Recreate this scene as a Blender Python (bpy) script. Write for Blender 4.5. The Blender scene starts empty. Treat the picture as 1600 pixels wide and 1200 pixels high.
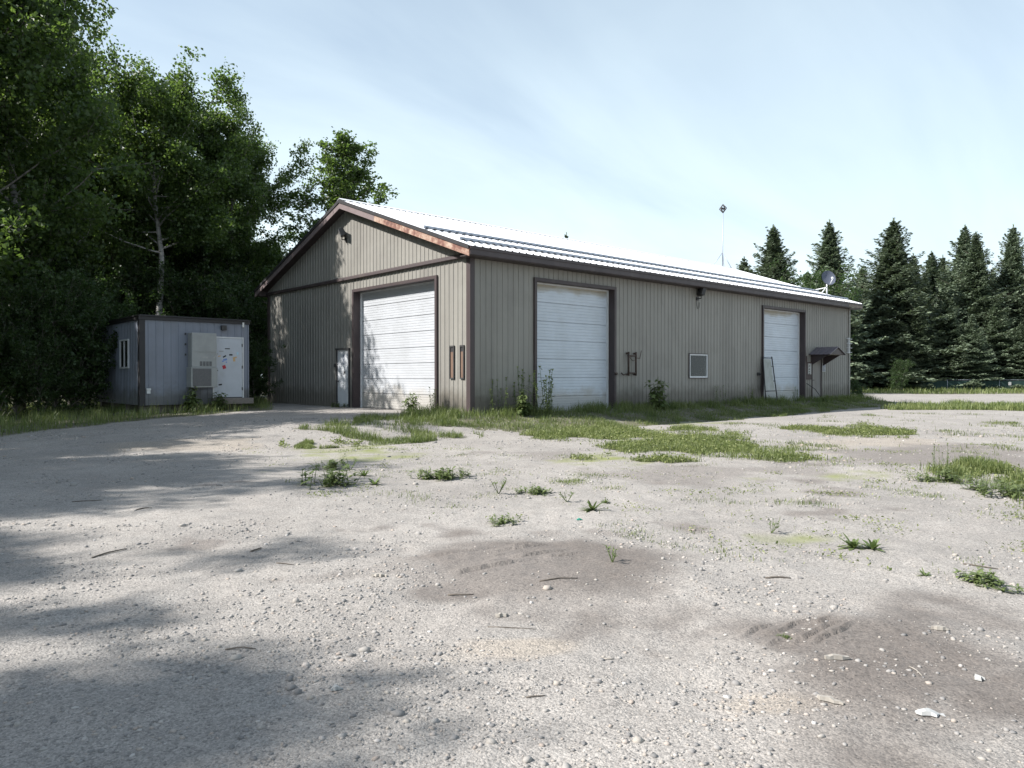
import bpy, math, random
import numpy as np
R = math.radians
random.seed(7)
rng = np.random.default_rng(11)
scene = bpy.context.scene
col = scene.collection

# ------------------------------------------------------------------ camera
CAM = np.array([-14.2258, -17.8642, 1.1703]); FOC = 1162.44; YAW = 0.8425; PIT = -0.0098
FW = np.array([math.cos(YAW)*math.cos(PIT), math.sin(YAW)*math.cos(PIT), math.sin(PIT)])
RT = np.array([math.sin(YAW), -math.cos(YAW), 0.0]); UP = np.cross(RT, FW)
FH = np.array([math.cos(YAW), math.sin(YAW), 0.0])
cd = bpy.data.cameras.new('camera'); cam = bpy.data.objects.new('camera', cd); col.objects.link(cam)
cd.sensor_fit = 'HORIZONTAL'; cd.sensor_width = 36; cd.lens = FOC/1600*36
cd.clip_start = 0.05; cd.clip_end = 3000
cam.location = CAM; cam.rotation_euler = (math.pi/2 + PIT, 0, YAW - math.pi/2)
scene.camera = cam

# ------------------------------------------------------------------ light
SUN = np.array([-1.0, 0.5, 0.95]); SUN /= np.linalg.norm(SUN)
EL = math.asin(SUN[2]); AZ = math.atan2(SUN[0], SUN[1])
world = bpy.data.worlds.new('World'); scene.world = world; world.use_nodes = True
wt = world.node_tree; wt.nodes.clear()
def wn(t, **k):
    n = wt.nodes.new(t)
    for a, b in k.items(): setattr(n, a, b)
    return n
sky = wn('ShaderNodeTexSky', sky_type='NISHITA', sun_disc=False, sun_elevation=EL, sun_rotation=AZ)
sky.altitude = 600; sky.air_density = 1.0; sky.dust_density = 1.2; sky.ozone_density = 1.0
tc = wn('ShaderNodeTexCoord'); sep = wn('ShaderNodeSeparateXYZ'); wt.links.new(tc.outputs['Generated'], sep.inputs[0])
add = wn('ShaderNodeMath', operation='ADD'); add.inputs[1].default_value = 0.22
mx = wn('ShaderNodeMath', operation='MAXIMUM'); mx.inputs[1].default_value = 0.0
wt.links.new(sep.outputs[2], mx.inputs[0]); wt.links.new(mx.outputs[0], add.inputs[0])
dx = wn('ShaderNodeMath', operation='DIVIDE'); dy = wn('ShaderNodeMath', operation='DIVIDE')
for d, s in ((dx, 0), (dy, 1)):
    wt.links.new(sep.outputs[s], d.inputs[0]); wt.links.new(add.outputs[0], d.inputs[1])
cmb = wn('ShaderNodeCombineXYZ'); wt.links.new(dx.outputs[0], cmb.inputs[0]); wt.links.new(dy.outputs[0], cmb.inputs[1])
mp = wn('ShaderNodeMapping'); mp.inputs['Rotation'].default_value = (0, 0, R(35)); mp.inputs['Scale'].default_value = (0.55, 1.5, 1)
wt.links.new(cmb.outputs[0], mp.inputs[0])
nz = wn('ShaderNodeTexNoise'); nz.inputs['Scale'].default_value = 1.1; nz.inputs['Detail'].default_value = 7; nz.inputs['Roughness'].default_value = 0.52
nz.inputs['Distortion'].default_value = 0.5
wt.links.new(mp.outputs[0], nz.inputs['Vector'])
cr = wn('ShaderNodeValToRGB'); cr.color_ramp.elements[0].position = 0.30; cr.color_ramp.elements[1].position = 0.72
cr.color_ramp.elements[0].color = (0.48, 0.48, 0.48, 1); cr.color_ramp.elements[1].color = (0.90, 0.90, 0.90, 1)
wt.links.new(nz.outputs['Fac'], cr.inputs[0])
SKY_STR = 0.092
mixc = wn('ShaderNodeMix', data_type='RGBA')
veil = wn('ShaderNodeMath', operation='DIVIDE'); veil.inputs[0].default_value = 0.46; wt.links.new(add.outputs[0], veil.inputs[1])
vm = wn('ShaderNodeMath', operation='MULTIPLY', use_clamp=True); wt.links.new(veil.outputs[0], vm.inputs[0]); wt.links.new(cr.outputs[0], vm.inputs[1])   # the veil thins out towards the zenith
wt.links.new(vm.outputs[0], mixc.inputs['Factor']); wt.links.new(sky.outputs[0], mixc.inputs['A'])
mixc.inputs['B'].default_value = (5.9, 6.95, 7.35, 1)          # thin bright cloud veil
bg = wn('ShaderNodeBackground'); bg.inputs['Strength'].default_value = SKY_STR
wt.links.new(mixc.outputs['Result'], bg.inputs['Color'])
wo = wn('ShaderNodeOutputWorld'); wt.links.new(bg.outputs[0], wo.inputs[0])
sd = bpy.data.lights.new('sun', 'SUN'); sd.energy = 5.0; sd.angle = R(0.53); sd.color = (1.0, 0.965, 0.92)
sun = bpy.data.objects.new('sun', sd); col.objects.link(sun)
from mathutils import Vector, Matrix, noise as mnoise
sun.rotation_euler = Vector(SUN).to_track_quat('Z', 'Y').to_euler()
sun.location = (-40, 10, 40)
vs = scene.view_settings; vs.view_transform = 'Standard'; vs.look = 'None'; vs.gamma = 1; vs.exposure = 0.90; vs.use_curve_mapping = False
scene.render.engine = 'CYCLES'
try:
    scene.cycles.max_bounces = 8; scene.cycles.transparent_max_bounces = 8
except Exception: pass

# ------------------------------------------------------------------ dimensions of the building
L, W = 26.06, 14.63
H = 4.9
# ------------------------------------------------------------------ numeric noise, terrain
_lat = rng.random((256, 256))
def vnoise(x, y):
    xi = np.floor(x).astype(int); yi = np.floor(y).astype(int); fx = x-xi; fy = y-yi
    fx = fx*fx*(3-2*fx); fy = fy*fy*(3-2*fy)
    a = _lat[xi & 255, yi & 255]; b = _lat[(xi+1) & 255, yi & 255]; c = _lat[xi & 255, (yi+1) & 255]; d = _lat[(xi+1) & 255, (yi+1) & 255]
    return (a*(1-fx)+b*fx)*(1-fy)+(c*(1-fx)+d*fx)*fy - 0.5
def fbm(x, y, s, o=3):
    r = 0; a = 1.0
    for k in range(o):
        r = r + a*vnoise(x/s+17.3*k, y/s+9.1*k); s *= 0.5; a *= 0.5
    return r
def sstep(a, b, x):
    t = np.clip((x-a)/(b-a), 0, 1); return t*t*(3-2*t)
def gbase(x, y):
    x = np.asarray(x, float); y = np.asarray(y, float)
    ddx = np.maximum(np.maximum(-x*0.22, x-L), 0); ddy = np.maximum(np.maximum(-y, y-W), 0)
    d = np.hypot(ddx, ddy)
    z = -0.36*sstep(0.25, 3.4, d)
    return z + 0.05*fbm(x, y, 6.0, 2)*sstep(0.5, 4, d)
def ray(u, v): return FW+(u-800)/FOC*RT+(600-v)/FOC*UP
def G(u, v):
    z = -0.3; d = ray(u, v)
    for _ in range(6):
        p = CAM+d*(z-CAM[2])/d[2]; z = float(gbase(p[0], p[1]))
    return np.array([p[0], p[1], z])
def PX(u, v, x): d = ray(u, v); return CAM+d*(x-CAM[0])/d[0]
def PY(u, v, y): d = ray(u, v); return CAM+d*(y-CAM[1])/d[1]
def at_px(u, depth):
    p = CAM+FH*depth+RT*(u-800)/FOC*depth; return float(p[0]), float(p[1])

# ------------------------------------------------------------------ mesh helpers
class MB:
    def __init__(s): s.v = []; s.f = []; s.sm = []
    def quad(s, a, b, c, d): n = len(s.v); s.v += [tuple(a), tuple(b), tuple(c), tuple(d)]; s.f.append((n, n+1, n+2, n+3)); return s
    def box(s, x0, x1, y0, y1, z0, z1):
        n = len(s.v); s.v += [(x, y, z) for z in (z0, z1) for y in (y0, y1) for x in (x0, x1)]
        s.f += [tuple(n+i for i in q) for q in ((0,2,3,1),(4,5,7,6),(0,1,5,4),(2,6,7,3),(0,4,6,2),(1,3,7,5))]; return s
    def beam(s, p, q, w, h, up=(0,0,1)):
        p = Vector(p); q = Vector(q); d = (q-p).normalized(); u = Vector(up); r = d.cross(u)
        if r.length < 1e-4: r = d.cross(Vector((1,0,0)))
        r.normalize(); u = r.cross(d).normalized(); n = len(s.v)
        for c in (p, q):
            for a, b in ((-1,-1),(1,-1),(1,1),(-1,1)): s.v.append(tuple(c+r*a*w/2+u*b*h/2))
        s.f += [tuple(n+i for i in k) for k in ((0,1,2,3),(7,6,5,4),(0,4,5,1),(1,5,6,2),(2,6,7,3),(3,7,4,0))]; return s
    def tube(s, pts, rad, k=8, cap=True):
        pts = [Vector(p) for p in pts]; n0 = len(s.v); m = len(pts)
        if not hasattr(rad, '__len__'): rad = [rad]*m
        ref = None
        for i, p in enumerate(pts):
            d = (pts[min(i+1, m-1)]-pts[max(i-1, 0)]).normalized()
            if ref is None: ref = d.orthogonal().normalized()
            else: ref = (ref-d*ref.dot(d)).normalized()
            b = d.cross(ref)
            for j in range(k):
                a = 2*math.pi*j/k; s.v.append(tuple(p+(ref*math.cos(a)+b*math.sin(a))*rad[i]))
        for i in range(m-1):
            for j in range(k):
                a = n0+i*k+j; b2 = n0+i*k+(j+1) % k; s.f.append((a, b2, b2+k, a+k)); s.sm.append(len(s.f)-1)
        if cap:
            s.f.append(tuple(n0+j for j in reversed(range(k)))); s.f.append(tuple(n0+(m-1)*k+j for j in range(k)))
        return s
    def prism(s, poly, axis, a, b):
        n = len(s.v); m = len(poly)
        for t in (a, b):
            for p, q in poly:
                s.v.append({'x': (t, p, q), 'y': (p, t, q), 'z': (p, q, t)}[axis])
        s.f.append(tuple(n+i for i in range(m))); s.f.append(tuple(n+m+i for i in reversed(range(m))))
        for i in range(m): s.f.append((n+i, n+m+i, n+m+(i+1) % m, n+(i+1) % m))
        return s
    def build(s, name, mat, parent=None, bevel=0, org=None):
        me = bpy.data.meshes.new(name); v = s.v
        if org is not None: v = [(a[0]-org[0], a[1]-org[1], a[2]-org[2]) for a in v]
        me.from_pydata(v, [], s.f); me.update()
        if s.sm:
            sm = np.zeros(len(s.f), bool); sm[s.sm] = True; me.polygons.foreach_set('use_smooth', sm)
        import bmesh
        bm = bmesh.new(); bm.from_mesh(me); bmesh.ops.recalc_face_normals(bm, faces=bm.faces); bm.to_mesh(me); bm.free()
        me.materials.append(mat); o = bpy.data.objects.new(name, me); col.objects.link(o)
        if org is not None: o.location = org
        if parent: o.parent = parent
        if bevel:
            md = o.modifiers.new('b', 'BEVEL'); md.width = bevel; md.segments = 2; md.limit_method = 'ANGLE'
        return o
def npmesh(name, V, F, mats, smooth=False, tint=None):
    me = bpy.data.meshes.new(name); V = np.asarray(V, np.float32); F = np.asarray(F, np.int32); k = F.shape[1]
    me.vertices.add(len(V)); me.vertices.foreach_set('co', V.ravel())
    me.loops.add(F.size); me.loops.foreach_set('vertex_index', F.ravel())
    me.polygons.add(len(F)); me.polygons.foreach_set('loop_start', np.arange(0, F.size, k, dtype=np.int32))
    me.update(calc_edges=True)
    if smooth: me.polygons.foreach_set('use_smooth', np.ones(len(F), bool))
    if tint is not None:
        a = me.attributes.new('tint', 'FLOAT', 'POINT'); a.data.foreach_set('value', np.asarray(tint, np.float32))
    for m in mats: me.materials.append(m)
    return me
def ob(name, me, parent=None, loc=None):
    o = bpy.data.objects.new(name, me); col.objects.link(o)
    if parent: o.parent = parent
    if loc is not None: o.location = loc
    return o
def tag(o, label, cat, group=None, kind=None):
    o['label'] = label
    if cat: o['category'] = cat
    if group: o['group'] = group
    if kind: o['kind'] = kind
    return o
def empty(name, loc=(0,0,0), rz=0):
    o = bpy.data.objects.new(name, None); col.objects.link(o); o.location = loc; o.rotation_euler = (0, 0, rz); o.empty_display_size = .3
    return o
def copy_tree(o, parent=None):
    c = o.copy(); col.objects.link(c); c.parent = parent
    for ch in o.children: copy_tree(ch, c)
    return c

# ------------------------------------------------------------------ materials
def newmat(name):
    m = bpy.data.materials.new(name); m.use_nodes = True; nt = m.node_tree
    return m, nt, nt.nodes['Principled BSDF']
def N(nt, t, ins=None, **k):
    n = nt.nodes.new(t)
    for a, b in k.items(): setattr(n, a, b)
    for a, b in (ins or {}).items():
        if hasattr(b, 'is_output'): nt.links.new(b, n.inputs[a])
        else: n.inputs[a].default_value = b
    return n
def c4(c): return (c[0], c[1], c[2], 1)
def ramp(nt, fac, stops):
    r = N(nt, 'ShaderNodeValToRGB', {0: fac}); e = r.color_ramp.elements
    while len(e) < len(stops): e.new(0.5)
    for i, (p, c) in enumerate(stops): e[i].position = p; e[i].color = c4(c) if hasattr(c, '__len__') else (c, c, c, 1)
    return r.outputs[0]
def mixrgb(nt, f, a, b, mode='MIX'):
    n = N(nt, 'ShaderNodeMix', data_type='RGBA', blend_type=mode)
    for s, v in (('Factor', f), ('A', a), ('B', b)):
        i = n.inputs[s] if s == 'Factor' else [q for q in n.inputs if q.name == s and q.type == 'RGBA'][0]
        if hasattr(v, 'is_output'): nt.links.new(v, i)
        else: i.default_value = c4(v) if hasattr(v, '__len__') else v
    return [q for q in n.outputs if q.type == 'RGBA'][0]
def coords(nt, scale=(1,1,1), kind='Object'):
    t = N(nt, 'ShaderNodeTexCoord'); m = N(nt, 'ShaderNodeMapping', {0: t.outputs[kind]}); m.inputs['Scale'].default_value = scale
    return m.outputs[0]
def noise(nt, vec, scale, detail=4, rough=0.55):
    return N(nt, 'ShaderNodeTexNoise', {'Vector': vec, 'Scale': scale, 'Detail': detail, 'Roughness': rough}).outputs['Fac']
def worn(name, c1, c2, scale=3, stretch=(1,1,1), rough=0.55, rough2=None, bump=0.0, bscale=40, metal=0, dirt=None, dscale=1.2, dlo=.5, dhi=.75, spec=.5, rnd=0.0):
    m, nt, b = newmat(name); v = coords(nt, stretch); f = noise(nt, v, scale, 6, .6)
    c = mixrgb(nt, ramp(nt, f, [(.3, 0.0), (.7, 1.0)]), c1, c2)
    if dirt:
        v2 = coords(nt, stretch); d = noise(nt, v2, dscale, 7, .65)
        c = mixrgb(nt, ramp(nt, d, [(dlo, 0.0), (dhi, 0.8)]), c, dirt)
    if rnd:
        oi = N(nt, 'ShaderNodeObjectInfo'); mr = N(nt, 'ShaderNodeMapRange', {0: oi.outputs['Random'], 3: 1-rnd, 4: 1+rnd})
        hs = N(nt, 'ShaderNodeHueSaturation', {'Value': mr.outputs[0], 'Color': c}); c = hs.outputs[0]
    nt.links.new(c, b.inputs['Base Color']); b.inputs['Metallic'].default_value = metal; b.inputs['Specular IOR Level'].default_value = spec
    r = N(nt, 'ShaderNodeMapRange', {0: f, 3: rough, 4: rough2 if rough2 else min(1, rough+.15)}); nt.links.new(r.outputs[0], b.inputs['Roughness'])
    if bump:
        bf = noise(nt, coords(nt), bscale, 3); bp = N(nt, 'ShaderNodeBump', {'Strength': bump, 'Height': bf, 'Distance': .01}); nt.links.new(bp.outputs[0], b.inputs['Normal'])
    return m
def siding_mat(name, c1, c2, dirt):
    m, nt, b = newmat(name)
    g = N(nt, 'ShaderNodeNewGeometry'); pos = g.outputs['Position']
    mpz = N(nt, 'ShaderNodeMapping', {0: pos}); mpz.inputs['Scale'].default_value = (3, 3, .25)
    f = noise(nt, mpz.outputs[0], 1.3, 6, .6)
    c = mixrgb(nt, ramp(nt, f, [(.3, 0.0), (.7, 1.0)]), c1, c2)
    f2 = noise(nt, pos, .7, 5, .6); c = mixrgb(nt, ramp(nt, f2, [(.48, 0.0), (.75, .45)]), c, dirt)
    # mud splash low on the wall
    sz = N(nt, 'ShaderNodeSeparateXYZ', {0: pos}); f3 = noise(nt, pos, 2.5, 5, .6)
    hh = N(nt, 'ShaderNodeMath', {0: f3, 1: .9}, operation='MULTIPLY'); sm = N(nt, 'ShaderNodeMath', {0: sz.outputs[2], 1: hh.outputs[0]}, operation='SUBTRACT')
    c = mixrgb(nt, ramp(nt, sm.outputs[0], [(0.0, .75), (.42, 0.0)]), c, (dirt[0]*.75, dirt[1]*.72, dirt[2]*.66))
    # fine dents and water runs
    mp2 = N(nt, 'ShaderNodeMapping', {0: pos}); mp2.inputs['Scale'].default_value = (14, 14, .5)
    f4 = noise(nt, mp2.outputs[0], 1.0, 4, .7); c = mixrgb(nt, ramp(nt, f4, [(.55, 0.0), (.85, .35)]), c, dirt)
    oi = N(nt, 'ShaderNodeObjectInfo'); mr = N(nt, 'ShaderNodeMapRange', {0: oi.outputs['Random'], 3: .93, 4: 1.06})
    hs = N(nt, 'ShaderNodeHueSaturation', {'Value': mr.outputs[0], 'Color': c}); c = hs.outputs[0]
    nt.links.new(c, b.inputs['Base Color']); b.inputs['Roughness'].default_value = .5; b.inputs['Specular IOR Level'].default_value = .4
    bf = noise(nt, pos, 2.2, 3); bp = N(nt, 'ShaderNodeBump', {'Strength': .25, 'Height': bf, 'Distance': .05}); nt.links.new(bp.outputs[0], b.inputs['Normal'])
    return m
M = {}
M['siding'] = siding_mat('siding', (.250, .239, .214), (.210, .200, .182), (.145, .134, .12))
M['trailer_siding'] = siding_mat('trailer_siding', (.225, .247, .30), (.19, .208, .252), (.13, .135, .14))
M['brown'] = worn('brown_trim', (.060, .043, .043), (.042, .031, .033), 3, (1,1,.4), .45, dirt=(.09,.075,.065), dlo=.55, dhi=.85)
M['plum'] = worn('plum_fascia', (.20, .155, .155), (.15, .115, .115), 3, (1,1,1), .5, dirt=(.11,.09,.085))
M['black_trim'] = worn('black_trim', (.018, .017, .020), (.028, .026, .028), 4, rough=.5)
M['roof'] = worn('roof_metal', (.70, .705, .72), (.62, .63, .65), .8, (1,1,1), .34, .5, dirt=(.5,.49,.47), dlo=.6, dhi=.95, rnd=.03)
M['rear_roof'] = M['roof']
M['steel'] = worn('galvanised', (.38, .41, .47), (.30, .33, .38), 6, rough=.4, metal=.3)
M['steel_dark'] = worn('dark_steel', (.03, .03, .032), (.05, .048, .047), 8, rough=.5)
M['rust'] = worn('rusty_pipe', (.035, .028, .025), (.09, .055, .04), 12, rough=.75, bump=.3)
M['white_metal'] = worn('white_metal', (.66, .67, .68), (.55, .56, .57), 5, rough=.45, dirt=(.36,.33,.28), dlo=.55, dhi=.85)
M['lamp_glass'] = worn('lamp_lens', (.7, .7, .68), (.6, .6, .58), 5, rough=.15)
M['sticker_black'] = worn('print_black', (.015,.015,.018), (.02,.02,.02), 5)
M['sticker_red'] = worn('print_red', (.45,.03,.04), (.4,.03,.05), 5)
M['sticker_blue'] = worn('print_blue', (.14,.22,.5), (.2,.3,.6), 5)
M['sticker_orange'] = worn('print_orange', (.55,.35,.15), (.6,.4,.2), 5)
M['sticker_cyan'] = worn('print_cyan', (.35,.55,.65), (.4,.6,.7), 5)
M['paper'] = worn('paper', (.42,.42,.41), (.34,.34,.33), 8, rough=.85)
M['ink'] = worn('faded_ink', (.12,.14,.24), (.17,.19,.28), 9, rough=.8)
M['ac_body'] = worn('cabinet_beige', (.33, .34, .335), (.28, .29, .285), 4, rough=.5, dirt=(.22,.2,.17), dlo=.55, dhi=.9)
M['ac_grille'] = worn('coil_grille', (.10,.10,.105), (.14,.14,.14), 20, rough=.6)
M['entry_door'] = worn('entry_door', (.21,.195,.185), (.18,.168,.16), 2, (1,1,.3), .5, dirt=(.12,.105,.09))
M['plank'] = worn('grey_plank', (.24,.215,.19), (.16,.14,.125), 6, (1,1,6), .8, bump=.4)
M['sign_board'] = worn('sign_board', (.065,.04,.038), (.045,.03,.03), 5, rough=.6)
M['dish'] = worn('dish_grey', (.11,.125,.16), (.09,.10,.135), 3, rough=.85, spec=.15)
M['concrete'] = worn('concrete', (.3,.29,.275), (.24,.23,.215), 6, rough=.9, bump=.5)
M['green_mesh'] = worn('fence_screen', (.008,.026,.024), (.014,.040,.036), 3, rough=.8)
def glass_mat(name, tint, rough=.04):
    m, nt, b = newmat(name); b.inputs['Base Color'].default_value = c4(tint); b.inputs['Roughness'].default_value = rough
    b.inputs['Specular IOR Level'].default_value = .5
    bp = N(nt, 'ShaderNodeBump', {'Strength': .12, 'Height': noise(nt, coords(nt), 2.0, 2), 'Distance': .05}); nt.links.new(bp.outputs[0], b.inputs['Normal'])
    return m
M['pane'] = glass_mat('window_pane', (.02,.022,.024))
def clear_glass():
    m, nt, b = newmat('clear_pane'); tr_ = N(nt, 'ShaderNodeBsdfTransparent', {'Color': (.8,.82,.82,1)}); gl_ = N(nt, 'ShaderNodeBsdfGlossy', {'Roughness': .03, 'Color': (.9,.9,.9,1)})
    fr_ = N(nt, 'ShaderNodeFresnel', {'IOR': 1.5}); ms = N(nt, 'ShaderNodeMixShader', {0: fr_.outputs[0], 1: tr_.outputs[0], 2: gl_.outputs[0]})
    nt.links.new(ms.outputs[0], nt.nodes['Material Output'].inputs[0]); return m
M['clear_pane'] = clear_glass()
def bare_wood():
    m, nt, b = newmat('peeling_fascia'); g = N(nt, 'ShaderNodeNewGeometry'); pos = g.outputs['Position']
    f = noise(nt, pos, 3.2, 6, .65); c = ramp(nt, f, [(.30, (.085,.045,.04)), (.45, (.19,.09,.066)), (.55, (.33,.22,.165)), (.72, (.45,.36,.29))])
    f2 = noise(nt, pos, 26, 4, .7); c = mixrgb(nt, ramp(nt, f2, [(.55, 0.0), (.7, .7)]), c, (.10,.045,.04))
    nt.links.new(c, b.inputs['Base Color']); b.inputs['Roughness'].default_value = .8
    return m
M['bare_wood'] = bare_wood()
def door_mat(name, base, tan_top):
    # white painted door sections; tan band under the head of the opening (object z is height on the door)
    m, nt, b = newmat(name); g = N(nt, 'ShaderNodeNewGeometry'); pos = g.outputs['Position']
    f = noise(nt, pos, 1.1, 5, .6); c = mixrgb(nt, ramp(nt, f, [(.35, 0.0), (.75, 1.0)]), base, (base[0]*.86, base[1]*.86, base[2]*.85))
    mp3 = N(nt, 'ShaderNodeMapping', {0: pos}); mp3.inputs['Scale'].default_value = (1.2, 1.2, 10)
    f4 = noise(nt, mp3.outputs[0], 1.4, 4, .7); c = mixrgb(nt, ramp(nt, f4, [(.5, 0.0), (.85, .5)]), c, (base[0]*.72, base[1]*.7, base[2]*.66))
    sz = N(nt, 'ShaderNodeSeparateXYZ', {0: pos})
    if tan_top:
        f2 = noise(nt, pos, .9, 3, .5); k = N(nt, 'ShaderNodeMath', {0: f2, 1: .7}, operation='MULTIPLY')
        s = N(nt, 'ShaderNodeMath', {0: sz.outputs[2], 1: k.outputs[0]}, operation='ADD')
        c = mixrgb(nt, ramp(nt, N(nt, 'ShaderNodeMapRange', {0: s.outputs[0], 1: tan_top, 2: tan_top+.22}).outputs[0], [(0.0, 0.0), (.5, .55), (1.0, .85)]), c, (.30, .25, .17))
    f3 = noise(nt, pos, 2.0, 5, .6)
    s2 = N(nt, 'ShaderNodeMath', {0: sz.outputs[2], 1: f3}, operation='SUBTRACT')
    c = mixrgb(nt, ramp(nt, s2.outputs[0], [(0.0, .6), (.35, 0.0)]), c, (.33, .30, .25))
    nt.links.new(c, b.inputs['Base Color']); b.inputs['Roughness'].default_value = .42
    bp = N(nt, 'ShaderNodeBump', {'Strength': .15, 'Height': noise(nt, pos, 3, 3), 'Distance': .05}); nt.links.new(bp.outputs[0], b.inputs['Normal'])
    return m
M['door_white'] = door_mat('door_white', (.55,.60,.67), 4.42)  # shaded white doors: blue cast of the shade is mixed into the base
M['door_gable'] = door_mat('door_gable', (.44,.455,.48), None)
M['small_door'] = worn('scuffed_white_door', (.62,.63,.65), (.5,.52,.55), 2.5, (1,1,.5), .45, dirt=(.2,.17,.14), dscale=2.2, dlo=.58, dhi=.75)
M['trailer_door'] = worn('trailer_door', (.50,.53,.58), (.44,.47,.51), 3, rough=.45, dirt=(.4,.39,.37), dlo=.58, dhi=.85)
def leaf_mat(name, dark, light, trans, tw=.4, rough=.45):
    m, nt, b = newmat(name); a = N(nt, 'ShaderNodeAttribute', attribute_name='tint')
    oi = N(nt, 'ShaderNodeObjectInfo'); mr = N(nt, 'ShaderNodeMapRange', {0: oi.outputs['Random'], 3: .8, 4: 1.18})
    c = mixrgb(nt, a.outputs['Fac'], dark, light); hs = N(nt, 'ShaderNodeHueSaturation', {'Value': mr.outputs[0], 'Color': c}); c = hs.outputs[0]
    nt.links.new(c, b.inputs['Base Color']); b.inputs['Roughness'].default_value = rough; b.inputs['Specular IOR Level'].default_value = .35
    tr = N(nt, 'ShaderNodeBsdfTranslucent', {'Color': mixrgb(nt, a.outputs['Fac'], [t*.75 for t in trans], trans)})
    ms = N(nt, 'ShaderNodeMixShader', {0: tw, 1: b.outputs[0], 2: tr.outputs[0]})
    nt.links.new(ms.outputs[0], nt.nodes['Material Output'].inputs[0]); return m
M['aspen_leaf'] = leaf_mat('aspen_leaf', (.025,.048,.015), (.076,.113,.037), (.20,.32,.055), .38)
M['bush_leaf'] = leaf_mat('bush_leaf', (.020,.040,.013), (.055,.088,.028), (.09,.17,.035), .35)
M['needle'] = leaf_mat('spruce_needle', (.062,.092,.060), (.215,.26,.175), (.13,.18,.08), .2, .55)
M['grass'] = leaf_mat('grass_blade', (.06,.095,.024), (.27,.29,.12), (.22,.29,.07), .35, .5)
M['weed'] = leaf_mat('weed_leaf', (.075,.115,.036), (.20,.24,.095), (.18,.26,.07), .3, .5)
def bark_mat(name, pale, dark, bands):
    m, nt, b = newmat(name); v = coords(nt, (1,1,3.5) if bands else (6,6,1.2)); f = noise(nt, v, 2.2, 6, .7)
    c = ramp(nt, f, [(.36, dark), (.47, pale), (.8, [min(1, p*1.12) for p in pale])])
    sz = N(nt, 'ShaderNodeSeparateXYZ', {0: coords(nt)})
    f2 = noise(nt, coords(nt), .6, 4); nt.links.new(c, b.inputs['Base Color']); b.inputs['Roughness'].default_value = .8
    bp = N(nt, 'ShaderNodeBump', {'Strength': .5, 'Height': f, 'Distance': .03}); nt.links.new(bp.outputs[0], b.inputs['Normal']); return m
M['birch_bark'] = bark_mat('pale_bark', (.27,.26,.245), (.04,.036,.032), True)
M['grey_bark'] = bark_mat('grey_bark', (.16,.145,.125), (.05,.043,.037), False)
M['spruce_bark'] = bark_mat('spruce_bark', (.10,.082,.065), (.04,.033,.028), False)
def tint_mat(name, stops, rough=.85):
    m, nt, b = newmat(name); a = N(nt, 'ShaderNodeAttribute', attribute_name='tint')
    c = ramp(nt, a.outputs['Fac'], stops); f = noise(nt, coords(nt), 60, 3); c = mixrgb(nt, .25, c, mixrgb(nt, f, (.2,.19,.18), (.45,.43,.4)))
    nt.links.new(c, b.inputs['Base Color']); b.inputs['Roughness'].default_value = rough; return m
M['stone'] = tint_mat('pebbles', [(0, (.10,.098,.10)), (.25, (.19,.18,.175)), (.55, (.28,.265,.25)), (.8, (.34,.305,.265)), (.9, (.33,.265,.22)), (1, (.45,.435,.42))])

# ------------------------------------------------------------------ ground
def poly_from_px(pts): return np.array([G(u, v)[:2] for u, v in pts])
def inpoly(x, y, P):
    r = np.zeros(x.shape, bool); j = len(P)-1
    for i in range(len(P)):
        xi, yi = P[i]; xj, yj = P[j]
        r ^= ((yi > y) != (yj > y)) & (x < (xj-xi)*(y-yi)/(yj-yi+1e-12)+xi); j = i
    return r
def px_ellipse(u, v, du, dv):
    c = G(u, v); e = (G(u+du, v)-G(u-du, v))[:2]/2; f = (G(u, v-dv)-G(u, v+dv))[:2]/2
    Mx = np.array([[e[0], f[0]], [e[1], f[1]]]); return c[:2], np.linalg.inv(Mx)
def ell(x, y, E, wob=.35, s=.6):
    c, inv = E; px = x-c[0]; py = y-c[1]
    a = inv[0, 0]*px+inv[0, 1]*py; b = inv[1, 0]*px+inv[1, 1]*py
    r = np.sqrt(a*a+b*b)*(1+wob*fbm(x, y, s, 4)*2)
    return 1-sstep(.5, 1.2, r)
MUD = [px_ellipse(1390, 1035, 265, 105), px_ellipse(1270, 1000, 130, 60), px_ellipse(880, 885, 250, 52), px_ellipse(1560, 1090, 150, 60), px_ellipse(700, 925, 90, 20)]
DARK = [px_ellipse(1440, 712, 170, 22), px_ellipse(800, 885, 110, 34), px_ellipse(1090, 740, 130, 11), px_ellipse(1230, 735, 90, 8), px_ellipse(870, 712, 60, 8)]
TAN = [px_ellipse(1200, 1100, 130, 30), px_ellipse(820, 1010, 130, 22), px_ellipse(1370, 690, 110, 9), px_ellipse(300, 700, 140, 12)]
MOSS = [px_ellipse(590, 711, 70, 8), px_ellipse(920, 717, 60, 7), px_ellipse(1340, 742, 60, 7), px_ellipse(1230, 843, 60, 10), px_ellipse(560, 700, 60, 6), px_ellipse(1070, 660, 60, 6)]
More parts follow.
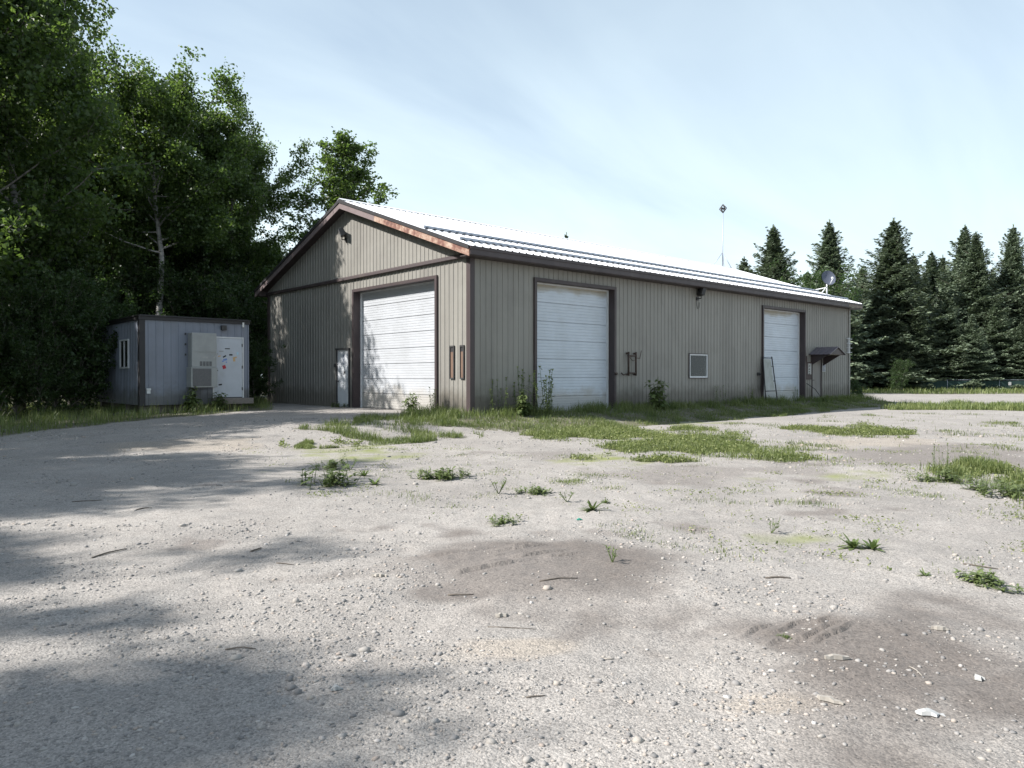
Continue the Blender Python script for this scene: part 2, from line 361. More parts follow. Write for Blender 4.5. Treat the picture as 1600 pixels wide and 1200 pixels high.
GZ = {  # grass areas
 'wall': np.array([(-2.6,-0.3),(-1.6,-2.6),(2.5,-3.3),(9,-3.5),(16,-3.3),(23,-2.7),(27.6,-2.2),(27.4,.8),(26.06,.05),(0,.05),(-.02,1.6),(-1.2,1.5)]),
 'lit': poly_from_px([(815,655),(900,648),(1000,652),(1085,668),(1180,690),(1345,714),(1350,728),(1290,727),(1150,716),(1000,718),(930,705),(875,692),(830,676)]),
 'patch': poly_from_px([(478,683),(520,676),(568,682),(570,697),(520,699),(490,690)]),
 'patch2': poly_from_px([(1225,672),(1300,666),(1360,662),(1400,676),(1432,690),(1330,684),(1250,682)]),
 'right': poly_from_px([(1425,738),(1480,728),(1535,735),(1600,752),(1700,790),(1600,790),(1540,768),(1480,757)]),
 'strip': poly_from_px([(1380,641),(1400,633),(1500,633),(1620,634),(1720,636),(1720,644),(1560,641)]),
 'far': poly_from_px([(1330,614.5),(1450,616),(1720,615.5),(1720,607),(1480,607),(1330,606)]),
 'left': poly_from_px([(-160,705),(0,683),(110,669),(240,654),(330,647),(420,640),(425,626),(300,634),(225,640),(160,627),(0,638),(-160,650)]),
 'corner': poly_from_px([(500,668),(560,655),(640,648),(700,650),(760,662),(720,678),(620,672),(560,672)]),
}
def mask_of(names, x, y, wob=.5, s=1.4):
    wx = x+wob*fbm(x, y, s, 3)*2; wy = y+wob*fbm(x+31, y+7, s, 3)*2
    m = np.zeros(x.shape)
    for n in names: m = np.maximum(m, inpoly(wx, wy, GZ[n]).astype(float))
    return m
TR0 = G(1215, 1040)[:2]; TR1 = G(1335, 985)[:2]; tdir = (TR1-TR0)/np.linalg.norm(TR1-TR0); tnrm = np.array([-tdir[1], tdir[0]])
TB0 = G(690, 905)[:2]; TB1 = G(900, 870)[:2]; bdir = (TB1-TB0)/np.linalg.norm(TB1-TB0); bnrm = np.array([-bdir[1], bdir[0]])
def gz(x, y, fine=True):
    z = gbase(x, y)
    if not fine: return z
    r2 = (x-CAM[0])**2+(y-CAM[1])**2; near = 1-sstep(9, 26, np.sqrt(r2))
    z = z + .035*fbm(x, y, 1.6, 4)*(.35+.65*near) + near*(.016*fbm(x+5, y+3, .22, 3))
    for E, a in ((MUD[0], .05), (MUD[2], .04)): z = z + a*ell(x, y, E, .3, 1.0)*(.7+.6*fbm(x, y, .5, 2))
    for o, d, n, Ln, nl, sp, hw in ((TR0, tdir, tnrm, np.linalg.norm(TR1-TR0), 6, .085, .029), (TB0, bdir, bnrm, np.linalg.norm(TB1-TB0), 5, .15, .034)):
        s = (x-o[0])*d[0]+(y-o[1])*d[1]; t = (x-o[0])*n[0]+(y-o[1])*n[1]+.045*fbm(x, y, .45, 2)+.012*fbm(x, y, .09, 2)
        inside = sstep(-.05, .12, s)*(1-sstep(Ln-.1, Ln+.12, s))*sstep(-.5*sp, .0, t+.35*sp)*(1-sstep((nl-.5)*sp, nl*sp, t))
        ln_ = np.floor(t/sp); sh = .35*np.sin(ln_*2.3+1.0); brk = np.clip(.55+1.9*fbm(x+9+ln_*3.7, y+sh, .35, 3), .0, 1.1)*sstep(.0, .25, s-.18*np.abs(np.sin(ln_*1.7))); z = z + inside*hw*(1-(t/sp) % 1)*brk
    return z
def axis_samples(segs):
    out = []
    for a, b, s0, s1 in segs:      # spacing runs from s0 to s1
        x = a
        while x < b-1e-6:
            out.append(x); t = (x-a)/(b-a); x += s0*(s1/s0)**t
    out.append(segs[-1][1]); return np.array(out)
us = axis_samples([(-700,-60,80,8),(-60,-12,8,.6),(-12,-3.2,.6,.06),(-3.2,-.9,.05,.03),(-.9,1.0,.026,.02),(1.0,2.3,.017,.017),(2.3,4.2,.022,.05),(4.2,16,.06,.6),(16,60,.6,6),(60,700,6,80)])
vs_ = axis_samples([(-300,-20,60,6),(-20,1.6,4,.08),(1.6,3.4,.03,.018),(3.4,5.0,.017,.017),(5.0,6.8,.02,.026),(6.8,30,.032,.5),(30,130,.45,5),(130,900,6,90)])
UU, VV = np.meshgrid(us, vs_); X = CAM[0]+FH[0]*VV+RT[0]*UU; Y = CAM[1]+FH[1]*VV+RT[1]*UU
X = X.ravel(); Y = Y.ravel(); Z = gz(X, Y)
nu, nv = len(us), len(vs_); ii = np.arange(nu*nv).reshape(nv, nu)
F = np.stack([ii[:-1, :-1], ii[:-1, 1:], ii[1:, 1:], ii[1:, :-1]], -1).reshape(-1, 4)
gm, nt, b = newmat('gravel_yard')
me = npmesh('ground', np.stack([X, Y, Z], 1), F, [gm], smooth=True)
def attr(n, v): a = me.attributes.new(n, 'FLOAT', 'POINT'); a.data.foreach_set('value', np.asarray(v, np.float32))
mud = np.zeros_like(X); dark = np.zeros_like(X); tan = np.zeros_like(X); moss = np.zeros_like(X)
for E in MUD: mud = np.maximum(mud, ell(X, Y, E, .45, .8))
for E in DARK: dark = np.maximum(dark, ell(X, Y, E, .6, .9))
for E in TAN: tan = np.maximum(tan, ell(X, Y, E, .5, .7))
for E in MOSS: moss = np.maximum(moss, ell(X, Y, E, .5, .8))
green = mask_of([k for k in GZ if k not in ('lit', 'patch2', 'right', 'corner', 'patch')], X, Y, .35); green = np.maximum(green, mask_of(['lit', 'patch2', 'right', 'corner', 'patch'], X, Y, .9)*np.clip(.3+2.4*fbm(X, Y, 1.1, 4), 0, .8))
dB = (X-CAM[0])*FH[0]+(Y-CAM[1])*FH[1]
wood = ((X < -9) & (Y > 9+.35*(-9-X)*0) & (X+Y*0 > -200)).astype(float)*sstep(9.5, 13, Y+.25*(X+9))
wood = np.maximum(wood, sstep(15, 18, Y)*(X < L+25)); wood = np.maximum(wood, sstep(82, 90, dB)*0.9)
wood = np.maximum(wood, sstep(-16.5, -19.5, X))
attr('mud', mud); attr('dark', np.maximum(dark*.62, ell(X, Y, DARK[0], .6, .9)*.95)); attr('tan', tan*.5); attr('moss', moss*(.5+fbm(X, Y, .3, 2))); attr('green', np.clip(np.maximum(green, wood), 0, 1))
pos = N(nt, 'ShaderNodeNewGeometry').outputs['Position']
A = {k: N(nt, 'ShaderNodeAttribute', attribute_name=k).outputs['Fac'] for k in ('mud', 'dark', 'tan', 'moss', 'green')}
big = noise(nt, pos, .55, 6, .62); midn = noise(nt, pos, 3.1, 5, .65); fine = noise(nt, pos, 34, 4, .7)
wp = N(nt, 'ShaderNodeVectorMath', {0: pos, 1: N(nt, 'ShaderNodeVectorMath', {0: N(nt, 'ShaderNodeTexNoise', {'Vector': pos, 'Scale': 18.0, 'Detail': 2.0}).outputs['Color'], 'Scale': .016}, operation='SCALE').outputs[0]}, operation='ADD').outputs[0]
v1 = N(nt, 'ShaderNodeTexVoronoi', {'Vector': wp, 'Scale': 75.0, 'Randomness': 1.0}); v3 = N(nt, 'ShaderNodeTexVoronoi', {'Vector': pos, 'Scale': 140.0})
c = mixrgb(nt, ramp(nt, big, [(.32, 0.0), (.68, 1.0)]), (.206,.198,.191), (.284,.273,.263))
c = mixrgb(nt, ramp(nt, midn, [(.35, 0.0), (.75, .55)]), c, (.185,.174,.166))
c = mixrgb(nt, ramp(nt, noise(nt, pos, 1.3, 4, .6), [(.5, 0.0), (.75, .4)]), c, (.292,.273,.259))
c = mixrgb(nt, mixrgb(nt, A['tan'], (0,0,0), (.55,.55,.55)), c, (.31,.255,.19))
mudm = N(nt, 'ShaderNodeMath', {0: A['mud'], 1: ramp(nt, midn, [(.25, .75), (.7, 1.0)])}, operation='MULTIPLY').outputs[0]
c = mixrgb(nt, mudm, c, mixrgb(nt, midn, (.084,.074,.069), (.122,.109,.101)))
c = mixrgb(nt, A['dark'], c, mixrgb(nt, midn, (.12,.11,.105), (.19,.175,.165)))
# pebble by pebble colour
hv = N(nt, 'ShaderNodeHueSaturation', {'Saturation': .35, 'Value': 1.0, 'Color': v1.outputs['Color']}).outputs[0]
peb = mixrgb(nt, hv, (.42,.41,.40), (1.62,1.57,1.50)); c = mixrgb(nt, .72, c, peb, 'MULTIPLY')
hv2 = N(nt, 'ShaderNodeHueSaturation', {'Saturation': .3, 'Color': v3.outputs['Color']}).outputs[0]
c = mixrgb(nt, .7, c, mixrgb(nt, hv2, (.5,.5,.5), (1.45,1.43,1.4)), 'MULTIPLY')
c = mixrgb(nt, ramp(nt, noise(nt, pos, 95, 3, .75), [(.34, .7), (.46, 0.0)]), c, (.11,.105,.10))
c = mixrgb(nt, ramp(nt, fine, [(.28, .55), (.45, 0.0)]), c, (.13,.12,.112))
c = mixrgb(nt, A['moss'], c, (.20,.215,.085))
gsoil = mixrgb(nt, midn, (.075,.07,.048), (.15,.145,.085)); c = mixrgb(nt, ramp(nt, N(nt, 'ShaderNodeMath', {0: A['green'], 1: noise(nt, pos, 2.6, 5, .7)}, operation='MULTIPLY').outputs[0], [(.2, 0.0), (.5, .95)]), c, gsoil)
nt.links.new(c, b.inputs['Base Color']); b.inputs['Roughness'].default_value = .92; b.inputs['Specular IOR Level'].default_value = .25
h1 = N(nt, 'ShaderNodeMath', {0: 1.0, 1: v1.outputs['Distance']}, operation='SUBTRACT').outputs[0]
hsz = ramp(nt, noise(nt, pos, 5.5, 4, .65), [(.35, .15), (.65, 1.0)])       # some areas packed fine, others coarse
hm = N(nt, 'ShaderNodeMath', {0: h1, 1: hsz}, operation='MULTIPLY').outputs[0]; hm = N(nt, 'ShaderNodeMath', {0: hm, 1: N(nt, 'ShaderNodeMath', {0: fine, 1: 1.3}, operation='MULTIPLY').outputs[0]}, operation='ADD').outputs[0]
bstr = N(nt, 'ShaderNodeMapRange', {0: A['mud'], 3: .6, 4: .3}).outputs[0]
bp = N(nt, 'ShaderNodeBump', {'Strength': bstr, 'Height': hm, 'Distance': .012}); nt.links.new(bp.outputs[0], b.inputs['Normal'])
ground = ob('ground', me); tag(ground, 'pale gravel yard with brown mud patches and tyre marks', None, kind='structure')

# ------------------------------------------------------------------ warehouse
wh = empty('metal_warehouse', (0, 0, 0)); tag(wh, 'long beige ribbed-metal warehouse with white roof and three white overhead doors', 'warehouse')
EZ, OV, RO = 5.08, 0.5, 0.42             # roof height at the eave edge, eave overhang, rake overhang
SL = (7.80-EZ)/(W/2+OV)
def roof_z(y): return EZ+SL*(min(y, W-y)+OV)
def siding(parent, org, ux, out, s0, s1, zb, zt, openings, mat, pitch=.2286, sheet=.9144, rib=.017, rw=.05, name='siding_panel'):
    org = Vector(org); ux = Vector(ux); out = Vector(out); made = {}
    n = int(math.ceil((s1-s0)/sheet-1e-6))
    for k in range(n):
        a = s0+k*sheet; e = min(s1, a+sheet); mb = MB()
        cuts = sorted({a, e} | {q for o in openings for q in o[:2] if a < q < e})
        for c0, c1 in zip(cuts[:-1], cuts[1:]):
            m = (c0+c1)/2; spans = [(None, None)]
            lo = None; pieces = []
            ops = sorted([o for o in openings if o[0] <= m <= o[1]], key=lambda o: o[2]); cur = zb
            for o in ops:
                if o[2] > cur+.01: pieces.append((cur, o[2]))
                cur = o[3]
            pieces.append((cur, None))
            prof = [(c0, 0), (c1, 0)]; r0 = math.floor((c0-s0)/pitch)
            for j in range(int(r0), int(r0)+8):
                cc = s0+j*pitch+pitch*.5
                for dxx, hh in ((-rw/2, 0), (-rw*.28, rib), (rw*.28, rib), (rw/2, 0)):
                    if c0 < cc+dxx < c1: prof.append((cc+dxx, hh))
            prof.sort()
            for z0, z1 in pieces:
                base = len(mb.v)
                for s, hgt in prof:
                    p = org+ux*s+out*hgt; top = zt(s) if z1 is None else z1
                    mb.v.append((p.x, p.y, z0)); mb.v.append((p.x, p.y, max(top, z0+.001)))
                for i in range(len(prof)-1): mb.f.append((base+2*i, base+2*i+2, base+2*i+3, base+2*i+1))
        mb.build(name, mat, parent, org=tuple(org+ux*((a+e)/2)))
D1 = (2.65, 6.775); D3 = (17.05, 21.14); DG = (1.67, 7.07); HD = 4.45; TR = .11; REC = .28
WIN = (11.38, 12.66, 1.13, 2.10); ED = (21.86, 22.88, 0.0, 2.10); SDR = (7.36, 8.30, .02, 2.24)
ops_long = [(D1[0]+.03, D1[1]-.03, -.2, HD-.03), (D3[0]+.03, D3[1]-.03, -.2, HD-.03), WIN, (ED[0], ED[1], -.2, ED[3])]
siding(wh, (0, 0, 0), (1,0,0), (0,-1,0), .06, L-.06, -.12, lambda s: 5.0, ops_long, M['siding'])
siding(wh, (0, 0, 0), (0,1,0), (-1,0,0), .06, W-.06, -.12, lambda s: H, [(DG[0]+.03, DG[1]-.03, -.2, HD-.03), (SDR[0], SDR[1], -.2, SDR[3])], M['siding'])
siding(wh, (-.035, 0, 0), (0,1,0), (-1,0,0), -.02, W+.02, H, lambda s: roof_z(s)-.13, [], M['siding'])
mb = MB(); mb.quad((L,0,-.1),(L,W,-.1),(L,W,5.0),(L,0,5.0)); mb.f.append(tuple(range(len(mb.v), len(mb.v)+3))); mb.v += [(L,0,5.0),(L,W,5.0),(L,W/2,roof_z(W/2)-.13)]
mb.build('end_wall', M['siding'], wh)
MB().quad((0,W,-.1),(0,W,5.0),(L,W,5.0),(L,W,-.1)).build('rear_wall', M['siding'], wh)
# corner trims and gable band
MB().box(-.055,.13,-.055,.02,-.1,4.84).box(-.055,.02,.02,.14,-.1,4.84).build('corner_trim', M['brown'], wh, .004)
MB().box(L-.1,L+.05,-.055,.02,-.1,4.84).build('corner_trim', M['siding'], wh, .004)
MB().box(-.05,.02,W-.12,W+.05,-.1,4.84).build('corner_trim', M['brown'], wh, .004)
MB().prism([(-.02,H+.09),(-.105,H+.03),(-.115,H-.055),(-.10,H-.075),(-.02,H-.06)], 'y', -.30, W+.3).build('gable_band', M['brown'], wh)
# door frames, doors
def opening(kind, s, top, to, white_mat, nsec, sec):
    """kind 'long' (front wall, normal -Y) or 'gable' (normal -X); to(s, d, z): d is depth into the wall"""
    P = to; fr = MB()
    def bx(s0, s1, d0, d1, z0, z1, m):
        a = P(s0, d0, z0); b2 = P(s1, d1, z1)
        m.box(min(a[0], b2[0]), max(a[0], b2[0]), min(a[1], b2[1]), max(a[1], b2[1]), z0, z1)
    bx(s[0], s[0]+TR, -.07, REC+.06, -.12, top-TR, fr); bx(s[1]-TR, s[1], -.07, REC+.06, -.12, top-TR, fr); bx(s[0], s[1], -.07, REC+.06, top-TR, top, fr)
    # door slab behind the sections
    d = MB(); bx(s[0]+TR-.02, s[1]-TR+.02, REC+.03, REC+.06, -.1, top-TR, d)
    door = d.build('overhead_door', white_mat, wh); fr.build('door_frame', M['brown'], door, .004)
    stp = MB(); bx(s[0]+TR, s[0]+TR+.05, REC-.06, REC, -.05, top-TR, stp); bx(s[1]-TR-.05, s[1]-TR, REC-.06, REC, -.05, top-TR, stp); bx(s[0]+TR+.05, s[1]-TR-.05, REC-.06, REC, top-TR-.05, top-TR, stp)
    stp.build('door_stop', M['white_metal'], door)
    z1 = top-TR-.005; k = 0
    while z1 > -.05:
        z0 = max(-.06, z1-sec); m = MB(); n = 6; hgt = z1-z0-.012
        prof = []
        for j in range(n):
            za = z0+.006+hgt*j/n; zb2 = z0+.006+hgt*(j+1)/n
            prof += [(za, .010 if j else .02), (za+.012, 0.0), (zb2-.012, 0.0)]
        prof.append((z1-.006, .02))
        a0 = s[0]+TR+.012; a1 = s[1]-TR-.012
        for (za, da), (zb2, db) in zip(prof[:-1], prof[1:]): m.quad(P(a0, REC+da, za), P(a1, REC+da, za), P(a1, REC+db, zb2), P(a0, REC+db, zb2))
        m.build('door_section', white_mat, door, org=P((a0+a1)/2, REC, z0)); z1 = z0; k += 1
    return door
toL = lambda s, d, z: (s, d, z)
toG = lambda s, d, z: (d, s, z)
opening('long', D1, HD, toL, M['door_white'], 7, .64)
opening('long', D3, HD, toL, M['door_white'], 7, .64)
opening('gable', DG, HD, toG, M['door_gable'], 8, .54)
# window with white sash
f = MB(); a, e, z0, z1 = WIN
for q in ((a-.03,e+.03,z0-.03,z0),(a-.03,e+.03,z1,z1+.03),(a-.03,a,z0,z1),(e,e+.03,z0,z1)): f.box(q[0], q[1], -.05, .05, q[2], q[3])
win = f.build('window', M['brown'], wh)
f = MB()
for q in ((a,e,z0,z0+.06),(a,e,z1-.05,z1),(a,a+.055,z0+.06,z1-.05),(e-.055,e,z0+.06,z1-.05)): f.box(q[0], q[1], -.042, .03, q[2], q[3])
f.build('sash', M['white_metal'], win)
MB().box(a+.055, e-.055, -.012, .0, z0+.06, z1-.05).build('pane', M['clear_pane'], win)
MB().box(a-.3, e+.6, .30, .32, z0-.3, z1+.3).build('inner_panel', worn('inner_panel', (.05,.046,.045), (.10,.09,.085), 2, rough=.8), win)  # added dark backing, the dark part of the window's reflection
MB().prism([(a-.1,z1+.1),(e+.5,z1+.1),(e+.5,z0+.55),(e-.1,z0+.62),(e-.45,z0+.80),(a+.35,z0+.68),(a-.1,z0+.70)], 'y', .18, .19).build('curtain', worn('curtain_cloth', (.55,.52,.46), (.45,.42,.37), 3, (6,1,1), .9), win)  # added pale shape standing in for what the pane reflects
MB().prism([(a-.1,z0+.62),(a+.32,z0+.45),(a+.2,z0+.22),(a-.1,z0+.15)], 'y', .16, .17).build('curtain', bpy.data.materials['curtain_cloth'], win)  # second added pale shape of the imitated reflection
# beige entry door
a, e, z0, z1 = ED
ed = MB().box(a+.03, e-.03, .01, .05, .0, z1-.03).build('entry_door', M['entry_door'], wh)
MB().box(a, a+.03, -.04, .05, -.05, z1).box(e-.03, e, -.04, .05, -.05, z1).box(a+.03, e-.03, -.04, .05, z1-.03, z1).build('door_frame', M['brown'], ed)
MB().tube([(a+.12,.01,1.0),(a+.12,-.06,1.0),(a+.22,-.06,1.0)], .012, 6).build('handle', M['steel_dark'], ed)
MB().box(a-.15, e+.15, -.9, -.03, -.12, -.03).build('door_step', M['concrete'], wh, .01)
# canopy over it: little gabled roof on brackets
cx0, cx1 = 21.72, 23.05; ct = 2.62; cb = 2.28; cdp = 1.05; cm = (cx0+cx1)/2+.02
can = MB().prism([(cx0-.12,cb),(cx1+.12,cb),(cm+.0,ct)], 'y', -cdp, -cdp+.05).build('entry_canopy', M['brown'], wh)
def slab(p, q, t, y0, y1): return MB().prism([p, q, (q[0], q[1]+t), (p[0], p[1]+t)], 'y', y0, y1)
MBc = worn('brown_metal_roof', (.10,.085,.10), (.15,.13,.15), 5, rough=.35, spec=.7)
for p, q in (((cx0-.2, cb-.02), (cm, ct+.012)), ((cm, ct+.012), (cx1+.2, cb-.02))):
    r = slab(p, q, .03, -cdp-.06, -.03)
    for k in range(5):
        y = -cdp+.02+k*.24; r.prism([p, q, (q[0], q[1]+.05), (p[0], p[1]+.05)], 'y', y, y+.03)
    r.build('canopy_roof', MBc, can)
for x in (cx0+.02, cx1-.02):
    MB().prism([(-.03, cb), (-cdp+.1, cb), (-.03, cb-.55)], 'x', x-.02, x+.02).build('bracket', M['brown'], can)
MB().box(cx0, cx1, -cdp+.06, -.03, cb-.03, cb-.003).build('canopy_soffit', M['plank'], can)
# small white door beside the gable door
a, e, z0, z1 = SDR
sdr = MB().box(-.012, .02, a+.03, e-.03, z0, z1-.04).build('side_door', M['small_door'], wh)
MB().box(-.05,.05,a-.03,a+.03,-.05,z1).box(-.05,.05,e-.03,e+.03,-.05,z1).box(-.07,.05,a-.06,e+.06,z1-.04,z1+.03).build('door_frame', M['steel_dark'], sdr)
MB().tube([(-.012,e-.10,1.0),(-.07,e-.10,1.0)], .03, 8).build('handle', M['steel_dark'], sdr)
MB().box(-.08,-.03,e+.06,e+.16,1.55,1.68).build('lock_box', M['steel_dark'], sdr)
lt = MB()
for k, (y, z, w_, h_) in enumerate(((7.74,1.98,.12,.035),(7.77,1.91,.06,.05),(7.73,1.83,.12,.03),(7.78,1.76,.08,.04),(7.73,1.69,.13,.025),(7.76,1.62,.05,.04),(7.62,1.66,.20,.012),(7.9,1.66,.18,.012))): lt.box(-.016, -.0125, y, y+w_, z, z+h_)
lt.build('blue_writing', M['ink'], sdr)
for y, z, w_, h_ in ((7.68,1.30,.12,.08),(7.74,1.24,.08,.07),(7.93,1.27,.03,.03),(7.95,1.19,.04,.035),(7.66,1.17,.03,.04)): MB().box(-.0155, -.0125, y, y+w_, z, z+h_).build('dark_scuff', M['steel_dark'], sdr)
# two narrow vertical slots with wooden inserts near the corner
for y0, y1 in ((.78, 1.0), (.28, .48)):
    s_ = MB().box(-.05,.0,y0,y0+.03,1.10,2.15).box(-.05,.0,y1-.03,y1,1.10,2.15).box(-.05,.0,y0+.03,y1-.03,2.10,2.15).box(-.05,.0,y0+.03,y1-.03,1.10,1.14).build('wall_slot', M['steel_dark'], wh)
    MB().box(-.028,-.01,y0+.03,y1-.03,1.14,1.95).build('slot_board', worn('slot_wood', (.16,.10,.07), (.11,.065,.045), 6, (1,1,.3), .7), s_)
    MB().box(-.026,-.008,y0+.03,y1-.03,1.955,2.10).build('slot_hole', M['black_trim'], s_)
# eaves: fascia, soffit
MB().box(-RO, L-1.2, -OV-.03, -OV, 4.82, EZ-.02).build('eave_fascia', M['brown'], wh)
o = MB().box(L-1.2, L+RO, -OV-.032, -OV, 4.83, EZ-.02).build('eave_fascia', worn('bleached_fascia', (.26,.225,.19), (.15,.12,.10), 5, rough=.8, dirt=(.08,.06,.05)), wh); o['label'] = 'bleached bare end of the eave board'
MB().box(-RO, L+RO, -OV+.0, -.03, 4.80, 4.822).build('eave_soffit', M['brown'], wh)
MB().box(-RO, L+RO, W+.03, W+OV+.03, 4.80, EZ-.02).build('eave_fascia', M['brown'], wh)
MB().box(-RO-.004, L+RO, -OV-.055, -OV-.033, EZ-.10, EZ-.012).build('drip_edge', M['brown'], wh)
# rakes: boards under the roof edge on the gable end
def rake(y0, y1, dep, x0, x1, top, mat, name, label=None):
    z0 = roof_z(min(max(y0, -OV), W+OV))-top; z1 = roof_z(min(max(y1, -OV), W+OV))-top
    o = MB().prism([(y0, z0), (y1, z1), (y1, z1-dep), (y0, z0-dep)], 'x', x0, x1).build(name, mat, wh)
    if label: o['label'] = label
ysp = 4.85
rake(-OV, ysp, .25, -RO-.03, -RO, .07, M['bare_wood'], 'rake_board', 'peeling rust-red and bare wood rake board')
rake(ysp, W/2, .25, -RO-.03, -RO, .07, M['plum'], 'rake_board')
rake(W/2, W+OV, .25, -RO-.03, -RO, .07, M['plum'], 'rake_board')
for ya, yb in ((-OV, W/2), (W/2, W+OV)):
    rake(ya, yb, .12, -RO-.06, -RO-.032, -.012, M['black_trim'], 'rake_flashing')
    rake(ya, yb, .03, -RO, -.03, .20, M['brown'], 'rake_soffit')
    rake(ya, yb, .25, L+RO, L+RO+.03, .02, M['brown'], 'rake_board')
# roof sheets
def roof_sheet_mesh(front=True):
    mb = MB(); w = .9144; pts = [(0, 0)]
    for k in range(3):
        c = .1524+k*.3048
        pts += [(c-.05, 0), (c-.022, .036), (c+.022, .036), (c+.05, 0)]
    pts.append((w, 0))
    y0, y1 = (-OV-.06, W/2) if front else (W+OV+.06, W/2)
    n = Vector((0, -SL, 1)).normalized() if front else Vector((0, SL, 1)).normalized()
    za = EZ-SL*.06; zb2 = roof_z(W/2)
    base = 0
    for x, hh in pts:
        mb.v.append((x, y0+n.y*hh, za+n.z*hh)); mb.v.append((x, y1, zb2+n.z*hh))
    for i in range(len(pts)-1): mb.f.append((2*i, 2*i+2, 2*i+3, 2*i+1))
    # underside sheet
    m2 = len(mb.v); mb.v += [(0, y0, za-.02), (w, y0, za-.02), (w, y1, zb2-.02), (0, y1, zb2-.02)]; mb.f.append((m2, m2+1, m2+2, m2+3))
    return mb
first = {}
nsh = int(math.ceil((L+2*RO)/.9144)); sc = (L+2*RO)/nsh/.9144
for front in (True, False):
    o = roof_sheet_mesh(front).build('roof_sheet', M['roof'], wh); o.scale.x = sc; o.location.x = -RO
    for k in range(1, nsh):
        c_ = o.copy(); col.objects.link(c_); c_.parent = wh; c_.location.x = -RO+k*.9144*sc
MB().prism([(W/2-.22, roof_z(W/2-.22)+.045), (W/2, roof_z(W/2)+.06), (W/2+.22, roof_z(W/2-.22)+.045), (W/2, roof_z(W/2)+.075)], 'x', -RO-.03, L+RO+.03).build('ridge_cap', M['roof'], wh)
# two snow bars along the lower roof
def roof_hit(u, v):
    d = ray(u, v); n = np.array([0, -SL, 1.0]); p0 = np.array([0, -OV, EZ+.04]); t = ((p0-CAM)@n)/(d@n); return CAM+d*t
for u, v in ((662, 356), (718, 374)):
    p = roof_hit(u, v); y = p[1]; z = EZ+SL*(y+OV)
    bar = MB().beam((p[0], y-.02, z+.085), (L+RO-.1, y-.02, z+.085), .022, .075).beam((p[0], y+.035, z+.052), (L+RO-.1, y+.035, z+.052), .10, .012)
    sb = bar.build('snow_bar', M['steel'], wh)
    br = MB(); x = p[0]+.12
    while x < L+RO-.2: br.box(x-.05, x+.05, y-.045, y-.03, z+.025, z+.062); x += .3048
    br.build('bar_clips', M['steel_dark'], sb)

# ------------------------------------------------------------------ office trailer
TX, TY, TLX, TLY, TZ0, TZ1 = -6.72, 9.5, 3.76, 5.8, .19, 3.24
tr = empty('office_trailer', (TX-.08, TY, -.2), R(.5)); tag(tr, 'small grey-white metal office trailer with dark trim in the shade of the trees', 'trailer')
def T(x, y, z): return (x, y, z+.2)      # trailer-local point, z in world height
def tpx(u, v):                            # pixel on the front face -> local x, world z
    p = PY(u, v, TY); return p[0]-TX, p[2]
zb_ = TZ0+.2
siding(tr, (0, 0, 0), (1,0,0), (0,-1,0), .14, TLX-.01, zb_, lambda s: TZ1+.2-.12, [], M['trailer_siding'], .25, 1.0, .012, .035)
siding(tr, (0, 0, 0), (0,1,0), (-1,0,0), .14, TLY-.05, zb_, lambda s: TZ1+.2-.12, [], M['trailer_siding'], .19, .95, .014, .04)
MB().box(.012, TLX-.012, .012, TLY, zb_+.01, TZ1+.14).build('body', M['trailer_siding'], tr)
MB().box(-.035,.15,-.035,.02,zb_-.02,TZ1+.2).box(-.035,.02,.02,.15,zb_-.02,TZ1+.2).build('corner_trim', M['black_trim'], tr, .005)
MB().box(TLX-.03,TLX+.02,-.03,.02,zb_,TZ1+.08).build('corner_trim', M['trailer_siding'], tr, .004)
MB().box(-.06,TLX+.06,-.06,TLY+.06,TZ1+.08,TZ1+.2).box(-.10,TLX+.08,-.10,TLY+.08,TZ1+.2,TZ1+.23).build('roof_trim', M['black_trim'], tr, .006)
MB().box(0,TLX,0,TLY,TZ1+.231,TZ1+.26).build('roof', M['black_trim'], tr)
for y in (.3, 2.0, 3.8, 5.4): MB().box(.1,TLX-.1,y,y+.25,-.15,zb_).build('skid_beam', M['plank'], tr)
# door
x0, zt_ = tpx(337.5, 528); x1, zl = tpx(382, 620); dz0 = zl+.2; dz1 = zt_+.2
fd = MB().box(x0-.05,x0,-.05,.01,dz0-.03,dz1+.05).box(x1,x1+.05,-.05,.01,dz0-.03,dz1+.05).box(x0,x1,-.05,.01,dz1,dz1+.05)
dr = MB().box(x0+.006,x1-.006,-.035,.01,dz0,dz1-.006).build('door', M['trailer_door'], tr, .004)
fd.build('door_frame', M['white_metal'], dr)
MB().tube([(x0+.09,-.035,dz0+.98),(x0+.09,-.09,dz0+.98)], [.03,.035], 8).build('handle', M['steel_dark'], dr)
for z in (dz0+.25, dz0+1.05, dz1-.3): MB().box(x1-.02,x1+.012,-.056,-.034,z,z+.11).build('hinge', M['steel_dark'], dr)
def stick(u, v, w_, h_, mat, ang=0):
    x, z = tpx(u, v); z += .2; m = MB(); c_, s_ = math.cos(ang), math.sin(ang)
    pts = [(x+a*c_-b_*s_, z+a*s_+b_*c_) for a, b_ in ((-w_/2,-h_/2),(w_/2,-h_/2),(w_/2,h_/2),(-w_/2,h_/2))]
    m.prism(pts, 'y', -.039, -.0352).build('sticker', M[mat], dr)
stick(358.5,545,.18,.035,'sticker_black'); stick(354,557,.13,.05,'sticker_black',.5); stick(364,554.5,.12,.055,'sticker_black'); stick(347.5,601,.12,.055,'sticker_black',.15)
stick(353.5,573.5,.12,.13,'sticker_red',.3); stick(355,562,.14,.07,'sticker_blue',.25); stick(351.5,564.5,.06,.05,'sticker_blue'); stick(357,566,.05,.04,'sticker_blue',.6)
